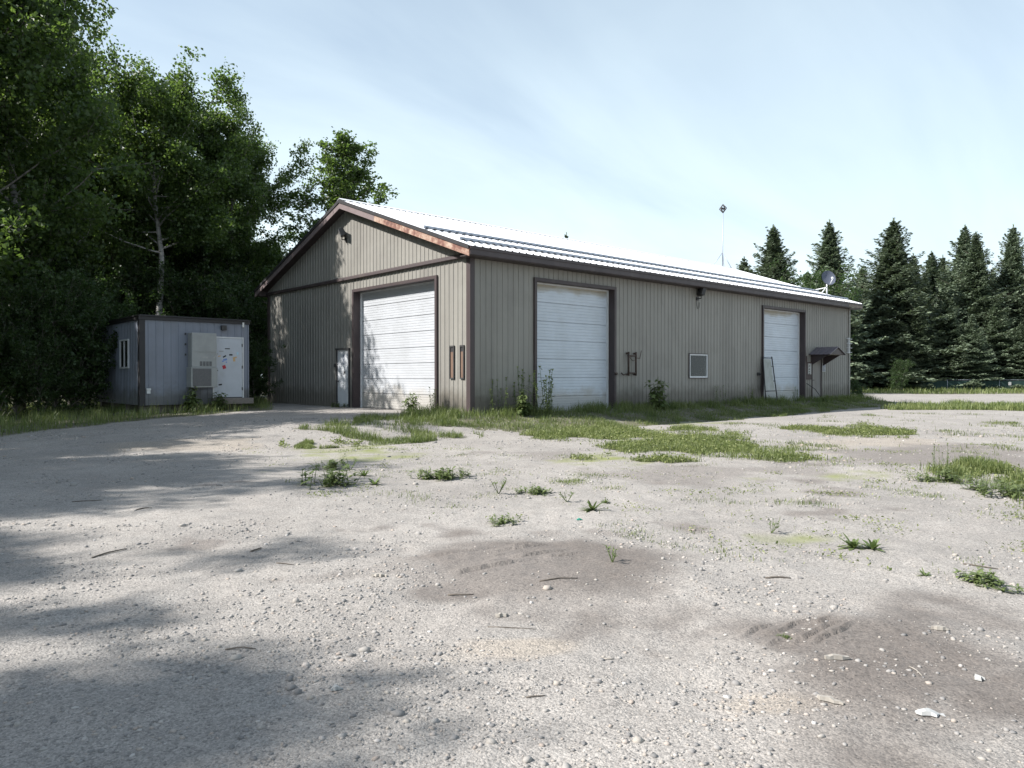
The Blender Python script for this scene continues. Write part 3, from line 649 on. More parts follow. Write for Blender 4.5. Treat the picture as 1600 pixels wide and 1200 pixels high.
stick(369,561.5,.08,.16,'sticker_orange',.1); stick(371.5,558.5,.08,.05,'sticker_orange'); stick(374.5,552.5,.07,.10,'sticker_cyan'); stick(346,556.5,.10,.035,'sticker_orange',.2); stick(349,549,.16,.035,'ac_body'); stick(342.5,553,.05,.04,'ink')
# wall-mounted heating and cooling cabinet
ax0, _ = tpx(297, 560); ax1, _ = tpx(335.5, 560); zz = lambda v: tpx(315, v)[1]+.2
acb = MB().box(ax0, ax1, -.42, -.014, zz(574), zz(521)).build('air_conditioner', M['ac_body'], tr, .01)
MB().box(ax0+.02,ax1-.02,-.432,-.42,zz(550.5),zz(523)).build('cover_panel', M['ac_body'], acb, .004)
MB().box(ax0-.05, ax1, -.5, -.014, zz(605), zz(574.2)).build('condenser_cabinet', M['ac_body'], acb, .01)
g = MB().box(ax0, ax1-.22, -.512, -.5, zz(603), zz(576)).build('coil_grille', M['ac_grille'], acb)
for k in range(4): MB().box(ax0+.28+k*.11, ax0+.36+k*.11, -.432, -.42, zz(572), zz(565)).build('louver', M['ac_grille'], acb)
MB().box(ax0+.36, ax0+.56, -.424, -.42, zz(560), zz(557.6)).build('rating_label', M['paper'], acb)
for k in range(3): MB().box(ax0-.10, ax0-.06, -.05, -.014, zz(524+k*16), zz(521+k*16)).build('fixing_bolt', M['steel_dark'], acb)
m = MB(); x, z = tpx(333.5, 556); z += .2; m.prism([(x-.10,z-.10),(x-.03,z-.11),(x+.10,z+.06),(x+.04,z+.08)], 'y', -.44, -.434).build('loose_label', M['paper'], acb)
# lamp above the door, end light, outlet box
x, z = tpx(352, 512.5); z += .2
MB().box(x-.09,x+.09,-.16,-.014,z-.09,z+.09).build('porch_lamp', M['steel_dark'], tr, .01)
x, z = tpx(383, 508); z += .2; MB().box(x-.035,x+.035,-.07,-.014,z-.09,z+.09).build('end_lamp', M['lamp_glass'], tr, .01)
x, z = tpx(235.5, 609.5); z += .2; MB().box(x-.07,x+.07,-.08,-.014,z,z+.06).box(x-.06,x+.06,-.06,-.014,z-.12,z).build('outlet_box', M['white_metal'], tr, .005)
x0, z0 = tpx(335, 622); x1, z1 = tpx(394, 630)
MB().box(x0-.05,x1+.03,-.30,-.03,z1+.2,z0+.19).build('door_sill', M['plank'], tr, .01)
def lpx(u, v): p = PX(u, v, TX); return p[1]-TY, p[2]+.2
for (ua, ub, va, vb) in ((193.5, 206.5, 531.5, 575.5), (167.5, 177, 549.5, 576)):
    y1, zt_ = lpx(ua, va); y0, zb2 = lpx(ub, vb); fr = MB(); t = .05
    fr.box(-.05,.0,y0,y1,zb2,zb2+t).box(-.05,.0,y0,y1,zt_-t,zt_).box(-.05,.0,y0,y0+t,zb2+t,zt_-t).box(-.05,.0,y1-t,y1,zb2+t,zt_-t).box(-.045,.0,(y0+y1)/2-.02,(y0+y1)/2+.02,zb2+t,zt_-t)
    w_ = fr.build('window', M['white_metal'], tr); MB().box(-.022,-.016,y0+t,y1-t,zb2+t,zt_-t).build('pane', M['pane'], w_)

# ------------------------------------------------------------------ things fixed to or leaning on the warehouse
def floodlight(label, origin, face, wall, lens='lamp_glass'):   # wall = outward unit vector
    o = empty('floodlight', origin); tag(o, label, 'floodlight', 'warehouse floodlights'); w_ = Vector(wall); s_ = Vector((-w_.y, w_.x, 0)); f_ = Vector(face).normalized()
    MB().beam((0,0,0), w_*.05, .14, .14).build('wall_plate', M['steel_dark'], o)
    MB().tube([w_*.03, w_*.2, w_*.2+Vector((0,0,.14))], .022, 8).build('arm', M['steel_dark'], o)
    c_ = w_*.22+Vector((0,0,.26)); r_ = f_.cross(Vector((0,0,1))).normalized(); u_ = r_.cross(f_)
    h = MB().beam(c_-f_*.09, c_+f_*.07, .46, .30).build('housing', M['steel_dark'], o, .01)
    for k in (-1, 1): MB().beam(c_+f_*.068+r_*.105*k, c_+f_*.08+r_*.105*k, .19, .25).build('lens', M[lens], h)
    for k in range(4): MB().beam(c_-f_*.12+r_*(k-1.5)*.09, c_-f_*.09+r_*(k-1.5)*.09, .012, .24).build('cooling_fin', M['steel_dark'], h)
    return o
p = PX(541, 371, 0); floodlight('black twin floodlight high on the gable wall under the roof peak', (-.035, p[1]-.1, p[2]-.12), (-1, .55, -.45), (-1,0,0), 'ac_grille')
p = PY(1089, 466, 0); fl = floodlight('black floodlight with a hanging cable under the eave of the long wall', (p[0], -.0, p[2]-.02), (1, -.55, -.35), (0,-1,0))
MB().tube([(-.05,-.03,-.05),(-.1,-.05,-.25),(-.02,-.05,-.42),(.08,-.05,-.36),(.1,-.05,-.15)], .010, 6).build('cable', M['steel_dark'], fl)
# antenna mast on the ridge
p = PY(1129, 412, W/2); ax = p[0]; zr = roof_z(W/2)+.08
an = empty('antenna_mast', (ax, W/2, zr)); tag(an, 'thin grey antenna mast on a tripod standing on the roof ridge', 'antenna')
topz = PY(1129.5, 326, W/2)[2]-zr; tri = PY(1128, 394, W/2)[2]-zr
MB().tube([(0,0,0),(0,0,tri),(.03,0,topz-.1)], [.03,.03,.022], 8).build('mast', M['steel'], an)
for k in range(3):
    a = k*2.094+.5; ex, ey = .75*math.cos(a), .62*math.sin(a); MB().tube([(0,0,tri), (ex, ey, -abs(ey)*SL+.0)], .022, 6).build('tripod_leg', M['steel'], an)
hd = MB()
for a in range(4): hd.tube([(.03+.24*math.cos(a*1.571), .24*math.sin(a*1.571), topz), (.03, 0, topz+.25)], .03, 5).tube([(.03+.24*math.cos(a*1.571), .24*math.sin(a*1.571), topz), (.03, 0, topz-.25)], .03, 5)
hd.tube([(.03-.26,0,topz),(.03+.26,0,topz)], .06, 6).build('antenna_head', M['steel_dark'], an)
# satellite dish on the roof near the far end
p = roof_hit(1290, 452); dpx, dpy = L-.06, 1.2
dpz = EZ+SL*(dpy+OV)+.03
sdish = empty('satellite_dish', (dpx, dpy, dpz)); tag(sdish, 'round dark grey satellite dish on the roof near the far corner', 'satellite dish')
sc_ = np.linalg.norm((np.array([dpx, dpy, dpz])-CAM)[:2])/FOC
rad = 10.6*sc_; hgt = 22*sc_
MB().tube([(.0,0,0),(0,0,hgt*.72)], .04, 8).build('mast', M['white_metal'], sdish)
MB().tube([(-.85,-.1,-.02),(0,0,hgt*.52)], .03, 6).tube([(.1,.9,.3),(0,0,hgt*.45)], .03, 6).build('brace', M['white_metal'], sdish)
fdir = Vector((-.52, -.80, .28)).normalized(); q = fdir.to_track_quat('Z', 'Y'); cen = Vector((0,0,hgt))+fdir*.1
mb = MB(); ns = 24; rings = 6
for back in (0, 1):
    b0 = len(mb.v); mb.v.append(tuple(cen+q @ Vector((0,0,-.03*back))))
    for i in range(1, rings+1):
        rr = rad*i/rings
        for j in range(ns):
            a = 2*math.pi*j/ns; mb.v.append(tuple(cen+q @ Vector((rr*math.cos(a), rr*1.05*math.sin(a), .22*(rr/rad)**2*rad-.03*back))))
    for j in range(ns): mb.f.append((b0, b0+1+j, b0+1+(j+1) % ns)); mb.sm.append(len(mb.f)-1)
    for i in range(rings-1):
        for j in range(ns):
            a = b0+1+i*ns+j; b2 = b0+1+i*ns+(j+1) % ns; mb.f.append((a, b2, b2+ns, a+ns)); mb.sm.append(len(mb.f)-1)
mb.build('reflector', M['dish'], sdish)
lo = cen+q @ Vector((0, -rad*.95, .1)); tip = cen+fdir*rad*1.15+q @ Vector((0, -rad*.45, 0))
MB().tube([lo, tip], .025, 6).tube([tip, tip+(cen-tip)*.18], [.05,.07], 8).build('feed_arm', M['white_metal'], sdish)
# leaning screen: dark tube frame with a pale panel
p0 = PY(1193, 559, -.25); p1 = PY(1206, 559, -.25); b0 = G(1194, 630); b1 = G(1212, 630)
lx0, lx1, lb0, lb1 = 17.0, 17.78, 16.62, 17.68; lz = 2.1; lby = -.48; lty = -.10
sc2 = empty('leaning_screen', (17.6, -.6, 0)); tag(sc2, 'dark tube frame with a pale panel leaning against the far overhead door', 'screen frame')
def LP(s, t): # s 0..1 across, t 0..1 up
    x = (lb0+(lb1-lb0)*s)*(1-t)+(lx0+(lx1-lx0)*s)*t; return (x-17.6, lby+(lty-lby)*t+.6, -.16+(lz+.16)*t)
for s in (0, 1): MB().tube([LP(s, 0), LP(s, 1)], .026, 6).build('side_rail', M['steel_dark'], sc2)
for t in (.14, .30, .97): MB().tube([LP(0, t), LP(1, t)], .022, 6).build('cross_rail', M['steel_dark'], sc2)
for t in (.5, .8): MB().tube([LP(.85, t), LP(1.06, t)], .02, 6).build('hinge_pin', M['steel_dark'], sc2)
m = MB().quad(LP(.06,.32), LP(.90,.32), LP(.86,.95), LP(.06,.95)); n_ = len(m.v); m.v += [(v[0], v[1]+.02, v[2]) for v in m.v]; m.f += [(7,6,5,4),(0,4,5,1),(1,5,6,2),(2,6,7,3),(3,7,4,0)]
m.build('panel', worn('cloudy_panel', (.30,.31,.295), (.20,.21,.19), 3, rough=.3, dirt=(.14,.15,.12)), sc2)
m = MB().quad(LP(.06,.02), LP(.92,.02), LP(.92,.13), LP(.06,.13)); m.v += [(v[0], v[1]+.02, v[2]) for v in m.v]; m.f += [(7,6,5,4),(0,4,5,1),(1,5,6,2),(2,6,7,3),(3,7,4,0)]
m.build('panel', bpy.data.materials['cloudy_panel'], sc2)
# sign board with pictograms beside the entry door
bx0, bz1 = PY(1257.5, 565.5, 0)[[0, 2]]; bx1, bz0 = PY(1266, 593, 0)[[0, 2]]
sb = empty('sign_board', ((bx0+bx1)/2, -.02, bz0)); tag(sb, 'narrow dark sign board with white pictogram sheet beside the entry door', 'sign'); w_ = (bx1-bx0)/2; h_ = bz1-bz0
MB().box(-w_, w_, -.05, 0, 0, h_).box(-w_+.02, -w_+.12, -.05, 0, h_, h_+.30).build('board', M['sign_board'], sb, .004)
MB().box(-w_+.2, w_-.04, -.056, -.05, .26, .80).build('sheet', M['paper'], sb)
pg = MB()
for k, z in enumerate((.70, .55, .42, .31)):
    x = .06; pg.box(x-.05, x+.05, -.059, -.0562, z-.03, z); pg.box(x-.015-.03*(k % 2), x+.02, -.059, -.0562, z-.075, z-.03); pg.box(x-.1, x-.07, -.059, -.0562, z-.05, z-.02)
pg.build('pictograms', M['sticker_black'], sb)
x0, z1 = PY(1284, 567.5, 0)[[0, 2]]; x1, z0 = PY(1289.3, 581, 0)[[0, 2]]
nb = empty('paper_notice', ((x0+x1)/2, -.024, z0)); tag(nb, 'small white paper notice taped right of the entry door', 'notice'); w_ = (x1-x0)/2
MB().box(-w_, w_, -.006, 0, 0, z1-z0).build('sheet', M['paper'], nb)
pg = MB()
for k in range(6): pg.box(-w_+.03, w_-.03-.05*(k % 3), -.008, -.0062, .05+k*.065, .075+k*.065)
pg.build('print_lines', M['ink'], nb)
# stick leaning against the wall by the entry door
p = PY(1259.5, 599, -.03); g0 = G(1270, 629)
tag(MB().tube([(p[0], -.06, p[2]), (p[0]+.5, -.25, .55), (p[0]+1.0, -.5, -.1)], .018, 6).build('leaning_rod', M['steel_dark']), 'thin dark rod leaning on the wall below the sign board', 'rod')
# rusty pipe rack bolted to the wall
rk = empty('pipe_rack', (7.55, -.03, 1.12)); tag(rk, 'small rusty pipe rack bolted to the wall right of the near overhead door', 'pipe rack')
rx0, rx1 = PY(978, 560, 0)[0]-7.55, PY(989.5, 560, 0)[0]-7.55; rz1 = PY(984, 550, 0)[2]-1.12; rz0 = PY(984, 585, 0)[2]-1.12
for x in (rx0, rx1): MB().tube([(x,-.1,rz0-.05),(x,-.1,rz1)], .033, 8).build('upright', M['rust'], rk)
for z in (rz0+.05, rz1-.15): MB().tube([(rx0-.05,-.1,z),(rx1+.03,-.1,z)], .024, 8).build('crossbar', M['rust'], rk)
for x in (rx0, rx1):
    for z in (rz0, rz1-.06): MB().beam((x,0,z), (x,-.1,z), .07, .07).build('standoff', M['rust'], rk)
MB().tube([(rx0-.1,-.1,rz0+.02),(rx0-.3,-.1,rz0-.02),(rx0-.42,-.1,rz0+.05)], .024, 8).tube([(rx0-.66,-.02,rz0+.02),(rx0-.66,-.1,rz0+.02)], .05, 8).build('elbow_pipe', M['rust'], rk)
MB().tube([(rx1,-.1,rz0+.62),(rx1+.22,-.1,rz0+.6),(rx1+.32,-.1,rz0+.9)], .014, 6).tube([(rx0+.07,-.1,rz1-.2),(rx0+.14,-.12,rz0+.55),(rx0+.24,-.12,rz0+.5),(rx0+.36,-.1,rz1-.3)], .012, 6).build('hanging_wire', M['rust'], rk)
x, z = PY(1183.5, 584.5, 0)[[0, 2]]; tag(MB().box(x-.07,x+.07,-.09,-.02,z-.07,z+.07).tube([(x,-.09,z),(x+.02,-.17,z-.01)], .035, 8).build('wall_tap', M['steel_dark']), 'small dark wall tap left of the far overhead door', 'tap')
x, z = PY(1324, 540, 0)[[0, 2]]; lb = empty('wall_bracket', (x, -.02, z)); tag(lb, 'pale wire bracket high on the wall by its far corner', 'bracket')
for k in range(4): MB().tube([(-.35,-.1,.35-k*.24),(.3,-.1,.35-k*.24)], .016, 6).build('wire', M['white_metal'], lb)
MB().box(-.02,.02,-.1,.0,-.42,.42).build('strip', M['white_metal'], lb)

# ------------------------------------------------------------------ vegetation templates
def rand_dirs(n):
    v = rng.normal(size=(n, 3)); return v/np.linalg.norm(v, axis=1, keepdims=True)
def leaf_quads(P, size, normals, tint, aspect=.75):
    """rhombic leaves at P, one quad each"""
    n = len(P); a = rand_dirs(n); t = np.cross(normals, a); t /= np.linalg.norm(t, axis=1, keepdims=True)+1e-9; b = np.cross(normals, t)
    s = size[:, None] if np.ndim(size) else size
    bend = normals*s*.18
    V = np.stack([P-t*s*.5, P+b*s*.5*aspect+bend, P+t*s*.5, P-b*s*.5*aspect+bend], 1).reshape(-1, 3)
    F = np.arange(4*n).reshape(n, 4); return V, F, np.repeat(tint, 4)
def curve_pts(p, d, length, n, up, jit):
    pts = [np.array(p, float)]; d = np.array(d, float)
    for i in range(n):
        d = d+np.array([0, 0, up])+rng.normal(size=3)*jit; d /= np.linalg.norm(d); pts.append(pts[-1]+d*length/n)
    return np.array(pts)
def broadleaf(Ht, crown_r, base_t, n_limb, n_leaf, lean=.3, elev=(25, 60), lsize=.13, trunk_r=.17, seed=1, prof=None, spread=.30, bendy=.04):
    global rng; rng = np.random.default_rng(seed)
    wood = MB(); tp = curve_pts((0, 0, -.25), (lean*.05, lean*.03, 1), Ht*.97, 14, .04, bendy)
    rr = [trunk_r*(1-.93*(i/14))*(1.25 if i == 0 else 1) for i in range(15)]; wood.tube(tp, rr, 9)
    prof = prof or (lambda t: math.sin(math.pi*min(1, .12+.88*t)**.75)**.8*.95+.12)
    segs = []; ga = rng.random()*6
    for i in range(n_limb):
        t = base_t+(.985-base_t)*((i+.5*rng.random())/n_limb); k = t*14; i0 = min(13, int(k)); o = tp[i0]+(tp[i0+1]-tp[i0])*(k-i0)
        ga += 2.4+rng.normal()*.4; tt = (t-base_t)/(1-base_t); Lr = crown_r*prof(tt)*rng.uniform(.7, 1.2)
        el = R(rng.uniform(*elev))+tt*.45; d = (math.cos(ga)*math.cos(el), math.sin(ga)*math.cos(el), math.sin(el))
        lp = curve_pts(o, d, Lr/ max(.5, math.cos(el)*1.05), 6, .05, .10); r0 = max(.012, rr[i0]*.45)
        wood.tube(lp, [r0*(1-.85*j/6) for j in range(7)], 5, False); segs.append((lp, 1.0))
        for j in range(int(rng.integers(5, 9))):
            q = rng.uniform(.25, 1)*6; j0 = min(5, int(q)); o2 = lp[j0]+(lp[j0+1]-lp[j0])*(q-j0)
            d2 = (lp[j0+1]-lp[j0]); d2 = d2/np.linalg.norm(d2)+rand_dirs(1)[0]*.9; d2 /= np.linalg.norm(d2)
            bp_ = curve_pts(o2, d2, Lr*rng.uniform(.22, .45)+.15, 4, .03, .16); wood.tube(bp_, [r0*.32, r0*.25, r0*.2, r0*.14, r0*.08], 3, False); segs.append((bp_, 1.9))
    wts = np.array([np.linalg.norm(s[0][-1]-s[0][0])*s[1] for s in segs]); wts /= wts.sum()
    cnt = rng.multinomial(n_leaf, wts); Ps = []; Tn = []
    for (lp, w_), c_ in zip(segs, cnt):
        if not c_: continue
        nc = max(1, c_//20); m = len(lp)-1; cu = rng.uniform(.15, 1.03, nc)*m; i0 = np.minimum(m-1, cu.astype(int)); cen = lp[i0]+(lp[i0+1]-lp[i0])*(cu-i0)[:, None]
        cen = cen+rng.normal(size=cen.shape)*spread*.45
        idx = rng.integers(0, nc, c_); Ps.append(cen[idx]+rng.normal(size=(c_, 3))*np.array([spread*.55, spread*.55, spread*.42])); Tn.append(np.clip(rng.normal(.45, .16, nc)[idx]+rng.normal(0, .22, c_), 0, 1))
    P = np.concatenate(Ps); tn = np.concatenate(Tn); P[:, 2] -= .10*rng.random(len(P)); ok = P[:, 2] > .05; P = P[ok]; tn = tn[ok]
    nrm = rand_dirs(len(P))+np.array([0, 0, .35]); nrm /= np.linalg.norm(nrm, axis=1, keepdims=True)
    return wood, leaf_quads(P, lsize*rng.uniform(.65, 1.25, len(P)), nrm, tn)
def wood_mesh(mb, mat, name='trunk'):
    me = bpy.data.meshes.new(name); me.from_pydata(mb.v, [], mb.f); me.update(); me.materials.append(mat)
    me.polygons.foreach_set('use_smooth', np.ones(len(me.polygons), bool)); return me
def make_tpl(args, leafm, barkm):
    w_, (V, F, t) = broadleaf(**args); return wood_mesh(w_, barkm), npmesh('crown', V, F, [leafm], tint=t)
TPL = {
 'birch': make_tpl(dict(Ht=16.0, crown_r=3.6, base_t=.50, n_limb=36, n_leaf=54000, elev=(-5, 40), seed=3, trunk_r=.20, lsize=.15, lean=-.6, bendy=.07, spread=.34), M['aspen_leaf'], M['birch_bark']),
 'aspen': make_tpl(dict(Ht=17.0, crown_r=3.2, base_t=.28, n_limb=34, n_leaf=38000, elev=(15, 50), seed=5, trunk_r=.18, lsize=.15, spread=.34), M['aspen_leaf'], M['birch_bark']),
 'dense': make_tpl(dict(Ht=15.0, crown_r=3.7, base_t=.12, n_limb=40, n_leaf=44000, elev=(5, 45), seed=8, trunk_r=.17, lsize=.155, spread=.38), M['aspen_leaf'], M['grey_bark']),
 'poplar': make_tpl(dict(Ht=15.0, crown_r=3.5, base_t=.14, n_limb=64, n_leaf=40000, elev=(22, 52), seed=15, trunk_r=.18, lsize=.15, spread=.24, prof=lambda t: (1-t)**.9*1.05+.10), M['aspen_leaf'], M['grey_bark']),
 'bush': make_tpl(dict(Ht=2.9, crown_r=1.5, base_t=.03, n_limb=34, n_leaf=9000, elev=(20, 60), seed=21, trunk_r=.04, lsize=.10, spread=.17), M['bush_leaf'], M['grey_bark']),
 'bush2': make_tpl(dict(Ht=4.2, crown_r=1.7, base_t=.05, n_limb=36, n_leaf=12000, elev=(30, 65), seed=23, trunk_r=.05, lsize=.10, spread=.2), M['bush_leaf'], M['grey_bark']),
}
def tree(kind, name, label, cat, x, y, sc, rz, group=None, sxy=None):
    wm, cm_ = TPL[kind]; o = empty(name, (x, y, float(gbase(x, y))), rz); o.scale = (sxy or sc, sxy or sc, sc)
    ob('trunk', wm, o); ob('crown', cm_, o); tag(o, label, cat, group); return o
def tpx_tree(kind, u, depth, Ht, label, group=None, rz=0, sxy=None, name='leafy_tree'):
    base = {'birch': 16., 'aspen': 17., 'dense': 15., 'poplar': 15., 'bush': 2.9, 'bush2': 4.2}[kind]; x, y = at_px(u, depth)
    return tree(kind, name, label, 'tree' if kind not in ('bush', 'bush2') else 'bush', x, y, Ht/base, rz, group, sxy)
tpx_tree('birch', 234, 33, 16.0, 'tall birch with a pale speckled trunk rising behind the trailer roof', rz=2.2, name='birch_tree', sxy=1.05)
tpx_tree('aspen', 30, 29, 19.0, 'big dark aspen with a pale trunk left of the trailer', rz=.6, name='aspen_tree')
tpx_tree('dense', -60, 27, 17.5, 'dark dense leafy tree at the left edge of the yard', rz=1.1)
tpx_tree('dense', 112, 36, 19.5, 'dark tall leafy tree between the left aspen and the pale birch', rz=4.0, sxy=1.0)
tpx_tree('birch', 372, 41, 15.2, 'rounded leafy tree rising right of the pale birch above the trailer door', rz=5.2, sxy=.85)
tpx_tree('poplar', 526, 42, 15.4, 'pointed poplar with upswept branches behind the warehouse gable', rz=4.1, name='poplar_tree', sxy=1.22)
gl = 'leafy tree crowded in the dense wood behind the trailer'
for u, d, h, k, rz in ((-120,34,17,'aspen',1),(0,40,18,'dense',2),(70,43,18,'aspen',3),(165,45,18,'dense',.4),(200,40,14.0,'aspen',4.4),(300,46,15.4,'dense',1.7),(335,42,11.4,'aspen',3.1),(330,54,16,'aspen',5),
        (262,55,17.5,'aspen',2.4),(395,54,11.5,'dense',.9),(432,48,9.0,'dense',3.9),(455,55,9.5,'birch',2),(130,54,19,'dense',5.4),(-20,50,18.5,'aspen',.3),(60,60,19,'dense',2.8),(230,62,18,'birch',1.2),(415,62,12,'aspen',4.1)):
    tpx_tree(k, u, d, h, gl, 'wood behind the trailer', rz)
# trees left of the frame along the yard edge: they throw the shadows that cross the gravel
ge = 'leafy tree along the left yard edge beyond the frame'
for x, y, h, k, rz in ((-30.2,-5.3,13.4,'dense',1),(-27.0,-3.9,13.4,'aspen',5.5),(-30.3,-8.0,16.4,'aspen',2),(-34,-9.5,16.5,'dense',.2),(-33.5,-3.2,15.0,'dense',2.9),(-28.5,-.6,14.5,'dense',4.8),(-22.5,7.0,14.0,'dense',3.6),(-26.5,2.6,14.6,'dense',1.2),(-25.0,.4,14.4,'dense',3),(-29,3,16,'dense',.7),(-23.6,4.4,13.4,'aspen',1.9),(-18.2,9.0,16.8,'dense',4),(-22,13,15.5,'aspen',2.2),(-14.6,15.6,13.6,'aspen',5),(-17.5,20,17,'dense',1.4)):
    tree(k, 'leafy_tree', ge, 'tree', x, y, h/{'dense': 15., 'aspen': 17.}[k], rz, 'trees along the left yard edge')
gus = ('dark leafy shrub in the undergrowth left of the trailer', 'leafy shrub standing behind the trailer roof', 'leafy shrub in the gap between trailer and warehouse')
for u, d, h, k, rz in ((-60,23.5,3.2,'bush2',0),(-10,24.6,2.6,'bush',1),(25,25.5,3.6,'bush2',2),(62,25.4,2.4,'bush',3),(85,26.6,4.2,'bush2',4),(118,26.9,2.7,'bush',5),(140,28.6,3.8,'bush2',.5),(160,30.5,3.4,'bush2',1.5),(10,28.5,5.0,'bush2',2.5),(60,29.5,5.5,'bush2',3.5),
        (110,31,5,'bush2',.3),(150,35,5.5,'bush2',4.5),(195,34.5,4.8,'bush2',5.5),(225,35.5,5.5,'bush2',.9),(285,35.5,5.0,'bush2',1.9),(322,36,5.4,'bush2',2.9),(355,35.5,4.9,'bush2',3.9),(385,35,4.4,'bush2',4.9),(404,36.2,3.8,'bush2',5.9),(395,31.2,1.9,'bush',.1),(265,40,7,'bush2',1.1),(310,41,7.2,'bush2',3),(360,40,6.6,'bush2',2),(212,41,7,'bush2',4)):
    tpx_tree(k, u, d, h, gus[0 if u < 170 else 1 if u < 380 else 2], ('undergrowth left of the trailer', 'undergrowth behind the trailer', 'undergrowth in the gap')[0 if u < 170 else 1 if u < 380 else 2], rz, name='shrub')

# spruces
def spruce(Ht, Rb, seed, dens=1.0, bare=.02, gap=.34):
    global rng; rng = np.random.default_rng(seed); wood = MB()
    wood.tube([(0,0,-.2),(.03,0,Ht*.5),(0,.02,Ht)], [.22,.13,.015], 8)
    Ps = []; Ds = []; Ss = []; Tn = []; z = Ht*bare+.3
    asym = rng.uniform(.85, 1.15, 8)
    while z < Ht-.25:
        t = z/Ht; Lm = Rb*(1-t**1.45)*(1 if t > .12 else .75+2*t)+.03; n = int(rng.integers(5, 8)); a0 = rng.random()*6.28
        for k in range(n):
            a = a0+k*6.283/n+rng.normal()*.15; Lb = Lm*rng.uniform(.55, 1.18)*asym[int((a % 6.283)/6.283*7.99)]
            e0 = .95*t**2-.10+rng.normal()*.13; m = max(4, int(Lb/.13)); s = (np.arange(m)+.5)/m
            rad = Lb*s; drop = Lb*(math.tan(e0)*s-(.30*(1-t)+.04)*s**1.6+.24*s**3.4); zz_ = z+drop+rng.normal(0, .02, m)
            ax_ = np.array([math.cos(a), math.sin(a), 0]); sd_ = np.array([-math.sin(a), math.cos(a), 0])
            if k % 2 == 0: wood.tube([(0,0,z), tuple(ax_*Lb*.5+np.array([0,0,z+Lb*(math.tan(e0)*.5-(.30*(1-t)+.04)*.33+.02)])), tuple(ax_*Lb*.93+np.array([0,0,float(zz_[-1])]))], [.035,.02,.006], 3, False)
            per = max(2, int((3.9 if Lb > 1.2 else 5.2)*dens))
            for side in (-1, 1):
                w_ = Lb*.36*np.sin(np.pi*np.clip(s*.80+.16, 0, 1))*rng.uniform(.7, 1.15, m)
                for j in range(per):
                    f_ = (j+rng.random(m))/per
                    P = ax_*(rad+w_*f_*.55)[:, None]+sd_*(side*w_*f_)[:, None]; P[:, 2] = zz_-.10*w_*f_*2-rng.random(m)*(.06+.16*(1-t)); P += rng.normal(size=P.shape)*.03
                    dr_ = ax_*.75+sd_*side*.75; D_ = np.repeat(dr_[None], m, 0)+rng.normal(size=(m, 3))*.28; D_[:, 2] += -.25*(1-t)+.15
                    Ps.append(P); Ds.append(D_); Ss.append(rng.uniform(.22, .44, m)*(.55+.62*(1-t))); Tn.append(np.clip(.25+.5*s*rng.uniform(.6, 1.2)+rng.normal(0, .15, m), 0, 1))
        z += gap*rng.uniform(.75, 1.25)*(1.0-.35*t)
    m = 9000; zz_ = Ht*(.02+.93*rng.random(m)**1.25); rr_ = Rb*(1-(zz_/Ht)**1.45)*.55*np.sqrt(rng.random(m)); a = rng.random(m)*6.283     # inner foliage
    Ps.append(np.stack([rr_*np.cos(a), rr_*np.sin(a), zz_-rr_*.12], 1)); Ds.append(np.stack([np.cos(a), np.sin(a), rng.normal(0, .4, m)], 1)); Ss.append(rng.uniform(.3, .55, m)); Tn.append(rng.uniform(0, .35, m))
    m = 26; Ps.append(np.stack([rng.normal(0, .03, m), rng.normal(0, .03, m), Ht-.65+.8*rng.random(m)], 1)); Ds.append(np.stack([rng.normal(0, .4, m), rng.normal(0, .4, m), np.ones(m)], 1)); Ss.append(rng.uniform(.14, .24, m)); Tn.append(rng.uniform(.3, .8, m))
    P = np.concatenate(Ps); D_ = np.concatenate(Ds); S_ = np.concatenate(Ss); tn = np.concatenate(Tn); D_ /= np.linalg.norm(D_, axis=1, keepdims=True)
    # leader
    q = np.cross(D_, rand_dirs(len(P))*.8+np.array([0, 0, 1])); q /= np.linalg.norm(q, axis=1, keepdims=True)+1e-9
    u_ = np.cross(q, D_); w_ = S_*.30
    V = np.stack([P-D_*(S_*.5)[:, None], P+q*w_[:, None]-u_*(w_*.35)[:, None], P+D_*(S_*.6)[:, None], P-q*w_[:, None]-u_*(w_*.35)[:, None]], 1).reshape(-1, 3)
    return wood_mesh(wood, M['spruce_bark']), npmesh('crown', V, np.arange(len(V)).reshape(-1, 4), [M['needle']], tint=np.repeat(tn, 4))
SPR = [spruce(18, 5.0, 31, gap=.44), spruce(18, 4.4, 33, gap=.50), spruce(18, 5.2, 35, gap=.42)]
def px_spruce(u, vtop, depth, k, label, group=None, rz=0, wid=1.0):
    x, y = at_px(u, depth); z = float(gbase(x, y)); Ht = CAM[2]+(588.6-vtop)/FOC*depth-z
    wid *= 1.30; o = empty('spruce_tree', (x, y, z), rz); s = Ht/18; o.scale = (s*wid*(1+.08*math.sin(u)), s*wid*(1+.08*math.cos(u*1.7)), s); o.rotation_euler.x = .022*math.sin(u*.9); o.rotation_euler.y = .022*math.cos(u*1.3); ob('trunk', SPR[k][0], o); ob('crown', SPR[k][1], o); tag(o, label, 'tree', group); return o
px_spruce(1213, 352, 84, 0, 'broad spruce rising behind the roof right of the antenna', rz=.4, wid=1.0)
px_spruce(1297, 347, 80, 1, 'slender spruce directly behind the satellite dish', rz=1.2, wid=.95)
px_spruce(1390, 343, 84, 2, 'tallest pointed spruce just right of the warehouse', rz=2.0, wid=.92)
px_spruce(1500, 354, 90, 1, 'left of two close spruce tips right of the tallest spruce', rz=3.0, wid=.9)
px_spruce(1521, 364, 85, 0, 'right of two close spruce tips, bright green and full', rz=4.0, wid=.9)
px_spruce(1576, 352, 86, 2, 'wide loose spruce near the right edge', rz=5.0, wid=.8)
px_spruce(1160, 402, 95, 1, 'small spruce tip peeking over the roof beside the antenna', rz=.9)
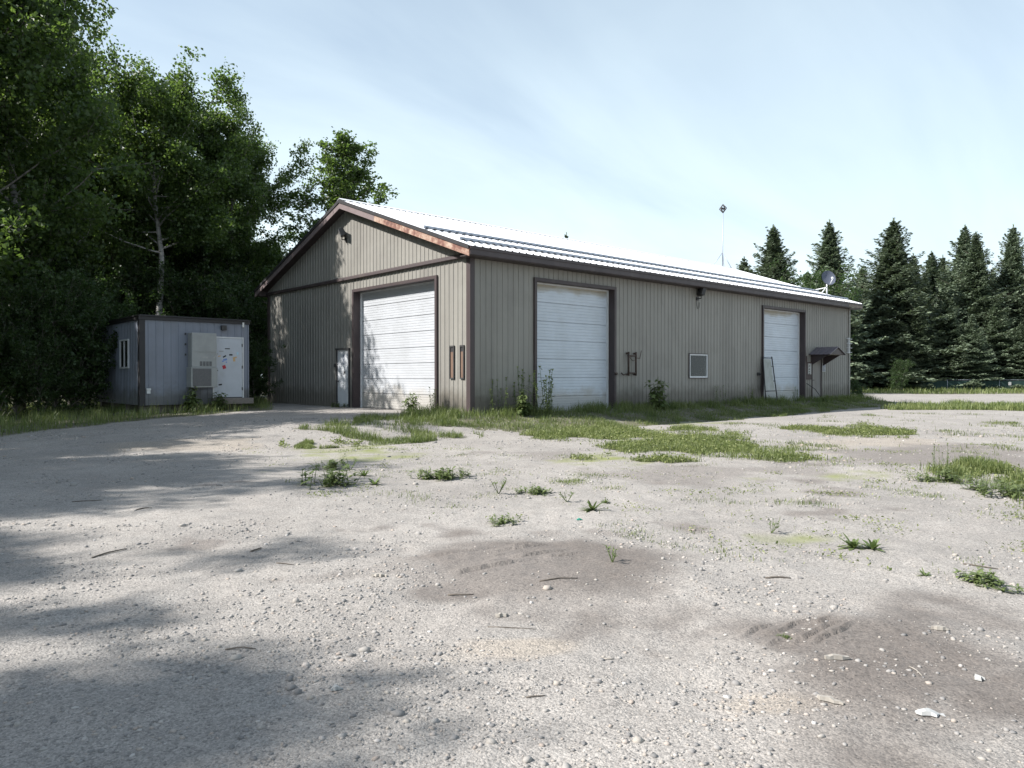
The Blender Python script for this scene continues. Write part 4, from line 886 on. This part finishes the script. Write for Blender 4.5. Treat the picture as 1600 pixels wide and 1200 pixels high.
px_spruce(883, 366.5, 70, 1, 'tiny spruce tip just showing above the middle of the roof ridge', rz=1.9, wid=.8)
for u, v, d, k, rz, w_, lab in ((1425,397,96,0,1,.8,'mid-height spruce tip immediately right of the tallest spruce'),(1345,418,94,2,2,.9,'blunt spruce between the dish spruce and the tallest spruce'),(1460,394,98,1,3,.9,'blunt spruce between the tallest spruce and the two close tips'),
        (1440,430,90,0,.5,1.0,'low full spruce below the gap right of the tallest spruce'),(1476,400,100,2,5,.8,'spruce tip just left of the two close tips'),(1550,425,96,0,1.5,1.0,'lower spruce between the two close tips and the wide loose spruce'),(1612,395,94,1,2.5,1.0,'spruce cut by the right edge of the view'),
        (1368,455,82,0,4.5,1.1,'low spruce at the left foot of the tallest spruce'),(1310,440,90,2,.2,1.0,'low spruce behind the roof right of the dish'),(1258,425,98,1,1.1,.9,'low spruce behind the roof left of the dish'),(1480,465,82,2,2.2,1.1,'low wide spruce at the left foot of the two close tips'),
        (1404,500,80,2,2.7,1.0,'low spruce skirt below the tallest spruce beside the bright shrub'),(1520,492,80,0,.6,1.1,'low dark spruce behind the left fence sign'),(1592,505,80,2,1.6,1.0,'low spruce behind the right fence sign'),(1350,500,84,0,3.7,.9,'low spruce right behind the far warehouse corner'),(1558,465,82,0,3.3,1.1,'low wide spruce below the wide loose spruce, behind the fence'),(1430,475,81,0,5.1,1.1,'low spruce at the right foot of the tallest spruce, behind the fence end'),(1625,450,84,2,.8,1.1,'low spruce at the right edge behind the fence')):
    px_spruce(u, v, d, k, lab, 'spruce row behind the lane', rz, w_)
for u, d, h, rz in ((1410,74,2.6,0),(1402,73,1.5,2)): tpx_tree('bush2' if h > 2 else 'bush', u, d, h, 'bright green shrub at the foot of the tallest spruce' if h > 2 else 'low green shrub in front of the tallest spruce', rz=rz, name='shrub')
tpx_tree('bush2', 1268, 66, 8.6, 'bright broadleaf crown showing over the roof left of the dish', rz=1, name='broadleaf_shrub')
for k, (u, d, h) in enumerate(((1336,45,.95),(1344,46,.6))): tpx_tree('bush', u, d, h, ['pale leafy weed bush at the far corner of the warehouse', 'small weed bush right of the far warehouse corner'][k], rz=k*2, name='weed_bush')

# fence with green screen beyond the lane
fa = np.array(at_px(1440, 79)); fb = np.array(at_px(1760, 77)); fl_ = np.linalg.norm(fb-fa); fd_ = (fb-fa)/fl_
fe = empty('screen_fence', (fa[0], fa[1], float(gbase(*fa))), math.atan2(fd_[1], fd_[0])); tag(fe, 'low chain-link fence with dark green screen in front of the spruces', 'fence')
nb_ = int(fl_/2.6)
for k in range(nb_+1): MB().tube([(k*2.6,0,-.2),(k*2.6,0,1.22)], .035, 6).build('post', M['steel'], fe)
for k in range(nb_):
    m = MB(); x0 = k*2.6+.05; n = 10
    for j in range(n):
        xa = x0+2.5*j/n; xb = x0+2.5*(j+1)/n; ya = .03*math.sin(j*1.9+k); yb = .03*math.sin((j+1)*1.9+k); m.quad((xa, -.05+ya, .04), (xb, -.05+yb, .04), (xb, -.05+yb*.4, 1.1), (xa, -.05+ya*.4, 1.1))
    m.build('screen_panel', M['green_mesh'], fe)
MB().tube([(0,0,1.2),(nb_*2.6,0,1.2)], .018, 6).build('top_rail', M['steel'], fe)
for u, lab in ((1521, 'white square sign on the green fence, left of the two'), (1578, 'white square sign on the green fence, near the right edge')):
    t_ = 78.0; x, y = at_px(u, t_); s_ = (np.array([x, y])-fa)@fd_; q_ = fa+fd_*s_-np.array([-fd_[1], fd_[0]])*.12
    o = MB().box(-.14,.14,-.012,.0,0,.34).box(-.02,.02,.0,.03,.30,.38).build('fence_sign', M['paper']); o.location = (q_[0], q_[1], float(gbase(*q_))+.62); o.rotation_euler.z = math.atan2(fd_[1], fd_[0]); tag(o, lab, 'sign', 'fence signs')

# ------------------------------------------------------------------ grass
def blades(P, hgt, wid, lean, tint):
    n = len(P); a = rng.random(n)*6.283; d = np.stack([np.cos(a), np.sin(a), np.zeros(n)], 1); s = np.stack([-np.sin(a), np.cos(a), np.zeros(n)], 1)
    h_ = hgt[:, None]; w_ = wid[:, None]; l_ = lean[:, None]; up_ = np.array([0, 0, 1.])
    m_ = P+up_*h_*.55+d*h_*l_*.35; t_ = P+up_*h_*(1-.25*l_)+d*h_*l_
    V = np.stack([P-s*w_*.5, P+s*w_*.5, m_+s*w_*.42, m_-s*w_*.42, t_+s*w_*.05, t_-s*w_*.05], 1).reshape(-1, 3)
    b_ = np.arange(n)[:, None]*6; F = np.concatenate([b_+np.array([0,1,2,3]), b_+np.array([3,2,4,5])], 0); return V, F, np.repeat(tint, 6)
def scatter(names, n, wob=.35, keep=None, s=1.4):
    outx = []; outy = []; P_ = [GZ[k] for k in names]; lo = np.min([p.min(0) for p in P_], 0)-.8; hi = np.max([p.max(0) for p in P_], 0)+.8; tot = 0; it = 0
    while tot < n and it < 60:
        x = rng.uniform(lo[0], hi[0], n); y = rng.uniform(lo[1], hi[1], n); m = mask_of(names, x, y, wob, s) > 0
        if keep is not None: m &= rng.random(n) < keep(x, y)
        outx.append(x[m]); outy.append(y[m]); tot += m.sum(); it += 1
    x = np.concatenate(outx)[:n]; y = np.concatenate(outy)[:n]; return x, y
clump = lambda x, y: np.clip(.5+1.9*fbm(x, y, .45, 3)+.5*fbm(x+3, y, 2.2, 2), .03, 1)
patchy = lambda x, y: np.clip(.42+2.6*fbm(x, y, 1.1, 4), .015, 1)
def grass(name, label, names, n, h, w=.011, hz=None, wob=.3, tint=(.25, .2), keep=clump):
    x, y = scatter(names, n, wob, keep); hh = rng.uniform(*h, len(x))*(.55+.9*np.clip(.5+fbm(x, y, .6, 2), 0, 1))
    if hz is not None: hh = hh*hz(x, y)
    P = np.stack([x, y, gz(x, y)-.01], 1); tn = np.clip(rng.normal(tint[0], tint[1], len(x))+.5*fbm(x, y, .9, 2), 0, 1)
    V, F, T_ = blades(P, hh, np.full(len(x), w)*rng.uniform(.7, 1.3, len(x)), rng.uniform(.1, .7, len(x)), tn)
    inb = (x > 0) & (x < L) & (y > -.02) & (y < W)
    o = ob(name, npmesh(name, V, F, [M['grass']], tint=T_)); tag(o, label, 'grass', kind='stuff'); return o
rng = np.random.default_rng(77)
wallfac = lambda x, y: np.where(y > -1.2, 1.0, .42)
grass('grass', 'tall dark green grass along the foot of the long warehouse wall', ['wall'], 36000, (.08,.34), .011, wallfac, .35, (.30,.22), keep=lambda x, y: np.clip(.55+1.2*fbm(x, y, .6, 3), .05, 1)*((y < -.03) | (x < -.05) | (x > L+.05)))
grass('grass', 'sunlit yellow-green grass spreading into the gravel in front of the warehouse', ['lit'], 26000, (.04,.17), .010, None, .9, (.5,.24), keep=patchy)
grass('grass', 'small bright grass patch in front of the gable door', ['patch'], 4500, (.04,.12), .009, None, .35, (.45,.2), keep=patchy)
grass('grass', 'low grass patch between the dark soil and the building', ['patch2'], 5000, (.03,.13), .011, None, .9, (.48,.22), keep=patchy)
grass('grass', 'weedy green clumps at the right edge of the yard', ['right'], 9000, (.04,.18), .010, None, .6, (.32,.2), keep=patchy)
grass('grass', 'narrow grass strip between yard and lane', ['strip'], 12000, (.10,.34), .022, None, .4, (.35,.2))
grass('grass', 'grass verge beyond the lane under the spruces', ['far'], 9000, (.25,.55), .05, None, .8, (.4,.2))
grass('grass', 'long grass at the foot of the wood beside the trailer', ['left'], 26000, (.10,.42), .012, None, .3, (.3,.18))
grass('grass', 'shaded grass in front of the gable corner', ['corner'], 10000, (.04,.2), .010, None, .6, (.25,.18), keep=patchy)
GZ['yard0'] = poly_from_px([(380,690),(700,672),(1000,720),(1560,690),(1640,840),(1600,930),(1150,900),(980,830),(700,800),(470,780)])
x, y = scatter(['lit', 'patch2', 'right', 'patch'], 24000, .9, patchy); x2, y2 = scatter(['yard0'], 5000, .4, lambda a, b: np.clip(-.14+1.5*fbm(a+4, b, .7, 4), 0, 1)**2+.002); x = np.concatenate([x, x2]); y = np.concatenate([y, y2]); hz_ = np.abs(rng.normal(0, .05, len(x)))
nr_ = rand_dirs(len(x))*.8+np.array([0, 0, .8]); nr_ /= np.linalg.norm(nr_, axis=1, keepdims=True)
V, F, T_ = leaf_quads(np.stack([x, y, gz(x, y)+.008+hz_*np.where(np.arange(len(x)) < 24000, 1, .3)], 1), rng.uniform(.03, .075, len(x))*np.where(np.arange(len(x)) < 24000, 1, .55), nr_, np.clip(rng.normal(.6, .25, len(x)), 0, 1), .5)
tag(ob('ground_cover', npmesh('ground_cover', V, F, [M['grass']], tint=T_)), 'low leafy weeds mixed into the sunlit grass', 'weeds', kind='stuff')
# thin sprinkling of seedlings all over the yard
GZ['yard'] = poly_from_px([(380,690),(700,672),(1000,720),(1560,690),(1600,840),(1560,920),(1150,900),(980,830),(700,800),(470,780)])
grass('grass', 'sparse seedlings scattered over the gravel', ['yard'], 13000, (.015,.06), .006, None, .3, (.4,.25), keep=lambda x, y: np.clip(-.12+1.6*fbm(x, y, .8, 3), 0, 1)**2+.002)

GZ['yard2'] = poly_from_px([(1000,690),(1150,662),(1390,645),(1640,646),(1640,735),(1350,706)])
grass('grass', 'sparse low tufts on the far gravel right of the warehouse', ['yard2'], 6000, (.03,.11), .011, None, .5, (.5,.25), keep=lambda x, y: np.clip(-.16+1.7*fbm(x, y, 1.3, 4), 0, 1)**1.6+.004)
# ------------------------------------------------------------------ single weeds
def weed_mesh(kind, seed):
    r_ = np.random.default_rng(seed); V = []; F = []; T_ = []
    def leaf(p, d, ln, wd, droop, t):
        d = np.array(d, float); d /= np.linalg.norm(d); s = np.cross(d, (0, 0, 1)); s /= np.linalg.norm(s)+1e-9; n0 = len(V); k = 4
        for i in range(k+1):
            f_ = i/k; c_ = np.array(p)+d*ln*f_+np.array([0, 0, -droop*ln*f_*f_]); w_ = wd*math.sin(math.pi*min(1, .12+.86*f_))*.5*(1+.25*(i % 2))
            V.append(c_-s*w_); V.append(c_+s*w_); T_.extend([t, t])
        for i in range(k): F.append((n0+2*i, n0+2*i+1, n0+2*i+3, n0+2*i+2))
    def stem(p, q, r0):
        n0 = len(V); p = np.array(p); q = np.array(q)
        for c_, rr_ in ((p, r0), (q, r0*.6)):
            for a in range(4): V.append(c_+np.array([math.cos(a*1.571), math.sin(a*1.571), 0])*rr_); T_.append(.3)
        for a in range(4): F.append((n0+a, n0+(a+1) % 4, n0+4+(a+1) % 4, n0+4+a))
    if kind == 'rosette':
        for i in range(26):
            a = r_.random()*6.28; e = r_.uniform(.15, 1.1); leaf((0,0,.01), (math.cos(a)*math.cos(e), math.sin(a)*math.cos(e), math.sin(e)), r_.uniform(.10, .2), r_.uniform(.022, .04), r_.uniform(.1, .5), r_.uniform(.2, .8))
    elif kind == 'clump':
        for j in range(22):
            ox, oy = r_.normal(size=2)*.11; hgt = r_.uniform(.06, .17); stem((0,0,.004), (ox, oy, .01), .004); stem((ox, oy, 0), (ox+r_.normal()*.03, oy+r_.normal()*.03, hgt), .004)
            for i in range(15):
                a = r_.random()*6.28; z = hgt*r_.uniform(.1, 1); leaf((ox, oy, z), (math.cos(a), math.sin(a), r_.uniform(-.1, .8)), r_.uniform(.05, .10), r_.uniform(.016, .03), .3, r_.uniform(.3, .9))
    elif kind == 'tall':
        for j in range(7):
            ox, oy = r_.normal(size=2)*.16; hgt = r_.uniform(.65, 1.15); tx, ty = ox+r_.normal()*.08, oy+r_.normal()*.08; stem((0,0,.01), (ox, oy, .02), .01); stem((ox, oy, 0), (tx, ty, hgt), .008)
            for i in range(34):
                f_ = r_.uniform(.08, 1); a = r_.random()*6.28; leaf((ox+(tx-ox)*f_, oy+(ty-oy)*f_, hgt*f_), (math.cos(a), math.sin(a), r_.uniform(-.2, .7)), r_.uniform(.08, .17)*(1.15-.55*f_), r_.uniform(.02, .04), .35, r_.uniform(.1, .7))
            for i in range(8): a = r_.random()*6.28; leaf((tx, ty, hgt), (math.cos(a), math.sin(a), 1.2), .06, .03, 0, 1.0)
    elif kind == 'big':
        for j in range(16):
            a0 = r_.random()*6.28; ln = r_.uniform(.1, .5); hgt = r_.uniform(.5, 1.25); tx, ty = math.cos(a0)*ln, math.sin(a0)*ln; stem((tx*.2, ty*.2, 0), (tx, ty, hgt), .012)
            for i in range(22):
                f_ = r_.uniform(.15, 1); a = r_.random()*6.28; leaf((tx*(.2+.8*f_), ty*(.2+.8*f_), hgt*f_), (math.cos(a), math.sin(a), r_.uniform(-.1, .6)), r_.uniform(.16, .32), r_.uniform(.07, .13), .5, r_.uniform(.15, .7))
    elif kind == 'dry':
        for j in range(6):
            a = r_.random()*6.28; q = (math.cos(a)*.09, math.sin(a)*.09, r_.uniform(.08, .16)); stem((0,0,0), q, .004)
            for i in range(5): a2 = r_.random()*6.28; leaf(tuple(np.array(q)*r_.uniform(.4, 1)), (math.cos(a2), math.sin(a2), .6), .05, .012, .1, r_.uniform(.2, .7))
    return npmesh('weed', np.array(V), np.array(F), [M['weed']], tint=T_)
WM = {k: [weed_mesh(k, 100+7*i+j) for i in range(3)] for j, k in enumerate(('rosette', 'clump', 'tall', 'big', 'dry'))}
def weed(kind, u, v, s, label, i=0, rz=None, xy=None):
    p = G(u, v) if xy is None else np.array([xy[0], xy[1], 0]); z = float(gz(np.array([p[0]]), np.array([p[1]]))[0])
    o = ob('weed_plant', WM[kind][i % 3], loc=(p[0], p[1], z-.01)); o.scale = (s, s, s); o.rotation_euler.z = rz if rz is not None else u*.37; tag(o, label, 'weed', 'weeds in the gravel')
for a_ in (('clump',522,758,1.6,'leafy weed clump at the edge of the tree shadow, below the bright grass patch'),('clump',515,732,1.1,'small dark weed tuft just behind the large clump at the shadow edge'),('dry',547,733,1.5,'spiky dark weed right of the small tuft near the shadow edge'),
  ('rosette',569,744,.9,'single small seedling right of the shadow-edge clump'),('rosette',585,757,1.0,'bright little rosette between the two large weed clumps'),('clump',672,747,.9,'left part weed of the pair in the middle distance gravel'),('clump',697,748,1.3,'yellow-green weed clump right of centre-left gravel, in full sun'),
  ('dry',779,771,1.3,'thin dry weed sprig left of the scattered middle tufts'),('clump',838,771,.8,'low brownish tuft among the middle scattered weeds'),('dry',886,783,1.0,'wispy tuft right of the low brownish tuft'),('rosette',926,797,1.1,'green rosette right of centre on open gravel'),('rosette',946,784,.55,'tiny rosette just behind the centre green rosette'),
  ('clump',783,817,.6,'low green tuft above the middle mud patch'),('dry',957,886,.85,'small brown sprig on the right side of the middle mud patch'),('rosette',1333,857,1.05,'left of two bright rosettes on the right gravel'),('rosette',1364,860,1.0,'right of two bright rosettes on the right gravel'),
  ('clump',1540,915,.75,'pale green weed near the right edge of the near gravel'),('rosette',1445,902,.45,'flat little weed left of the pale weed near the right edge'),('tall',1476,742,.42,'tall dark stalk rising from the weedy clumps at right'),('clump',1490,752,1.1,'broad green clump around the tall stalk at right'),('clump',1575,775,1.2,'dense green clump at the right edge of the yard'),
  ('clump',1530,765,.9,'low spreading weed left of the right edge clump'),('clump',1452,752,.8,'left end weed of the clumps at right'),('dry',1205,832,.9,'thin upright sprig on the right middle gravel'),('clump',1228,1003,.16,'tiny green tuft beside the tyre tread marks')):
    weed(*a_[:5], i=int(a_[1]) % 3)
weed('big', 0, 0, 1.0, 'big dark leafy plant against the wall right of the near overhead door', xy=(8.0, -1.0))
weed('tall', 0, 0, 1.45, 'tall weeds at the left jamb of the near overhead door', xy=(2.75, -.5), i=1)
weed('tall', 0, 0, 1.3, 'tall weeds with pale tops halfway between the corner trim and the near overhead door', xy=(1.75, -.55), i=2)
weed('tall', 0, 0, 1.2, 'tall dark weeds just left of the near overhead door jamb', xy=(2.2, -.75), i=0, rz=2)
weed('tall', 0, 0, 1.0, 'weeds beside the brown corner trim on the long wall', xy=(.9, -.5), i=0)
weed('big', 0, 0, .7, 'broad leafy weed at the foot of the tall weeds near the corner', xy=(1.3, -.9), i=2)
weed('tall', 0, 0, .8, 'weeds at the right jamb of the gable door', xy=(-.5, 1.3), i=1)
weed('big', 0, 0, .55, 'leafy weeds at the foot of the gable door', xy=(-.6, 2.3), i=1)
weed('clump', 0, 0, 1.3, 'small green weed at the foot of the narrow white door', xy=(-.3, 7.7), i=2)
weed('big', 0, 0, .8, 'leafy plant right of the trailer corner post', xy=(-5.3, 9.1), i=2)
weed('big', 0, 0, .6, 'leafy plant under the trailer air conditioner', xy=(-4.3, 9.05), i=0)
weed('tall', 0, 0, .6, 'weeds at the sill of the far overhead door', xy=(19.6, -.4), i=2)
weed('tall', 0, 0, .7, 'weeds along the wall below the window', xy=(13.2, -.4), i=0)
weed('tall', 0, 0, .65, 'weeds along the wall left of the leaning screen', xy=(15.4, -.45), i=1)

# ------------------------------------------------------------------ loose stones, sticks, scraps
rng = np.random.default_rng(5)
t_ = (1+5**.5)/2; IV = np.array([(-1,t_,0),(1,t_,0),(-1,-t_,0),(1,-t_,0),(0,-1,t_),(0,1,t_),(0,-1,-t_),(0,1,-t_),(t_,0,-1),(t_,0,1),(-t_,0,-1),(-t_,0,1)])/math.sqrt(1+t_*t_)
IF = np.array([(0,11,5),(0,5,1),(0,1,7),(0,7,10),(0,10,11),(1,5,9),(5,11,4),(11,10,2),(10,7,6),(7,1,8),(3,9,4),(3,4,2),(3,2,6),(3,6,8),(3,8,9),(4,9,5),(2,4,11),(6,2,10),(8,6,7),(9,8,1)])
n = 90000; dpt = 1.7+20*rng.random(n)**1.9; lat = (rng.random(n)*2-1)*(.72*dpt+.5)
px_ = CAM[0]+FH[0]*dpt+RT[0]*lat; py_ = CAM[1]+FH[1]*dpt+RT[1]*lat
dens = np.clip(.27+2.0*fbm(px_, py_, .8, 4)+.5*fbm(px_, py_, .2, 2), .05, 1)
for E_ in MUD: dens = dens*(1-.75*ell(px_, py_, E_, .4, .8))
ok = rng.random(n) < dens; px_ = px_[ok]; py_ = py_[ok]; dpt = dpt[ok]; n = len(px_)
sz = .0027+.0092*rng.random(n)**3.2+.014*(rng.random(n) > .975)*rng.random(n); sz *= 1+.07*dpt
V = IV[None]*(1+rng.normal(0, .16, (n, 12, 1))); sc3 = np.stack([rng.uniform(.8, 1.5, n), rng.uniform(.7, 1.15, n), rng.uniform(.45, .8, n)], 1); V = V*sc3[:, None]*sz[:, None, None]
an_ = rng.random(n)*6.283; ca, sa = np.cos(an_)[:, None], np.sin(an_)[:, None]; V = np.stack([V[..., 0]*ca-V[..., 1]*sa, V[..., 0]*sa+V[..., 1]*ca, V[..., 2]], -1)
V += np.stack([px_, py_, gz(px_, py_)+sz*.12], 1)[:, None]
st = ob('loose_stones', npmesh('loose_stones', V.reshape(-1, 3), (IF[None]+np.arange(n)[:, None, None]*12).reshape(-1, 3), [M['stone']], smooth=True, tint=np.repeat(rng.random(n), 12)))
tag(st, 'loose pebbles strewn over the near gravel', 'gravel', kind='stuff')
twig = worn('grey_twig', (.085,.072,.062), (.14,.12,.10), 30, rough=.85); palew = worn('pale_wood', (.34,.315,.28), (.25,.225,.195), 25, rough=.8)
def zat(p): return float(gz(np.array([p[0]]), np.array([p[1]]))[0])
def stick_at(a, b_, r, label, mat, name='twig', cat='twig', sag=.003):
    p = G(*a); q_ = G(*b_); r *= .5; p[2] = zat(p)+r*.7; q_[2] = zat(q_)+r*.7; m_ = (p+q_)/2; m_[2] = max(m_[2], zat(m_)+r*.7)+sag; m_[:2] += rng.normal(size=2)*.01
    tag(MB().tube([p, (p+m_)/2+np.array([0,0,sag*.4]), m_, (q_+m_)/2, q_], [r, r*1.05, r*.9, r*.8, r*.45], 6).build(name, mat), label, cat, 'twigs on the gravel')
stick_at((144,872),(198,857),.016,'long dark twig in the sunlit band at left',twig); stick_at((112,784),(160,781),.012,'thin twig near the lower edge of the far shadow',twig)
stick_at((213,797),(237,794),.016,'short stout twig right of the thin twig at left',twig); stick_at((392,862),(408,856),.016,'short twig in the sunlit gravel left of centre',twig)
stick_at((432,881),(460,884),.010,'fine twig on pale gravel left of centre',twig); stick_at((352,1017),(400,1018),.009,'fine dark twig in the lower left shadow',twig)
stick_at((700,930),(740,930),.012,'straight dark twig below the middle mud patch',twig); stick_at((762,979),(838,982),.007,'long thin grass stalk below the middle mud patch',twig)
stick_at((822,1091),(852,1089),.008,'thin twig at the bottom centre',twig); stick_at((1196,906),(1236,906),.014,'dark bar-like twig on the pale gravel right of centre',twig)
stick_at((843,916),(903,912),.012,'dark twig on the lower edge of the middle mud patch',twig); stick_at((1420,1047),(1441,1063),.007,'pale straw lying across the near mud patch',palew,'straw','straw',.004)
stick_at((945,1030),(960,1030),.008,'short pale straw right of bottom centre',palew,'straw','straw',.004); stick_at((1505,884),(1560,891),.014,'twig behind the pale weed near the right edge',twig)
def chip(u, v, ln, wd, th, ang, label, mat, name='wood_chip', cat='wood chip', torn=False):
    p = G(u, v); z = zat(p)+.004; d = RT*math.cos(ang)+FH*math.sin(ang); s = np.cross((0, 0, 1), d); r_ = np.random.default_rng(int(u)); k = 7; V_ = []; F_ = []
    for i in range(k):
        f_ = i/(k-1); w_ = wd*(.25+.75*math.sin(math.pi*(.1+.8*f_)))*(1+.45*r_.normal() if torn else 1+.15*r_.normal()); c_ = p+d*(f_-.5)*ln+s*r_.normal()*wd*.12; hz_ = z+th*(.6+.4*r_.random())+.012*math.sin(f_*4)*(1 if torn else .3)
        V_ += [(c_[0]-s[0]*w_/2, c_[1]-s[1]*w_/2, z), (c_[0]+s[0]*w_/2, c_[1]+s[1]*w_/2, z), (c_[0]+s[0]*w_*.38, c_[1]+s[1]*w_*.38, hz_), (c_[0]-s[0]*w_*.38, c_[1]-s[1]*w_*.38, hz_)]
    for i in range(k-1):
        for a, b2 in ((0,1),(1,2),(2,3),(3,0)): F_.append((4*i+a, 4*i+b2, 4*i+4+b2, 4*i+4+a))
    F_ += [(3,2,1,0), tuple(4*(k-1)+i for i in range(4))]; m = MB(); m.v = V_; m.f = F_; tag(m.build(name, mat), label, cat, 'scraps on the ground')
chip(1308,1039,.13,.035,.02,.05,'pale wood chip in the middle of the near mud patch',palew); chip(1297,1100,.12,.03,.016,-.7,'pale wood splinter at the lower edge of the near mud patch',palew)
chip(1468,993,.09,.03,.02,-.4,'small wood chip at the far side of the near mud patch',palew); chip(1453,1119,.12,.045,.006,-.25,'torn white plastic scrap at the bottom right',M['paper'],'plastic_scrap','litter',True)
chip(1530,1064,.06,.03,.01,.5,'small grey scrap right of the straw',M['paper'],'paper_scrap','litter',True); chip(527,1080,.06,.03,.01,.3,'small white paper scrap in the lower left shadow',M['paper'],'paper_scrap','litter',True)
chip(906,813,.07,.03,.01,.4,'little green plastic scrap on the open gravel',worn('green_plastic',(.03,.22,.17),(.04,.27,.2),9),'plastic_scrap','litter',True); chip(785,962,.08,.03,.02,.5,'wood chip on stones below the middle mud patch',palew)
chip(593,905,.12,.05,.02,-.1,'flat pale wood piece left of the middle mud patch',palew); chip(196,647,.6,.16,.08,0,'pale broken board lying in the grass before the trailer',palew,'broken_board','board')
p = G(114, 760); tag(MB().tube([(p[0],p[1],zat(p)-.02),(p[0],p[1],zat(p)+.05)], [.05,.035], 7).build('stone', M['concrete']), 'single dark stone at the left where sun meets shadow', 'stone')
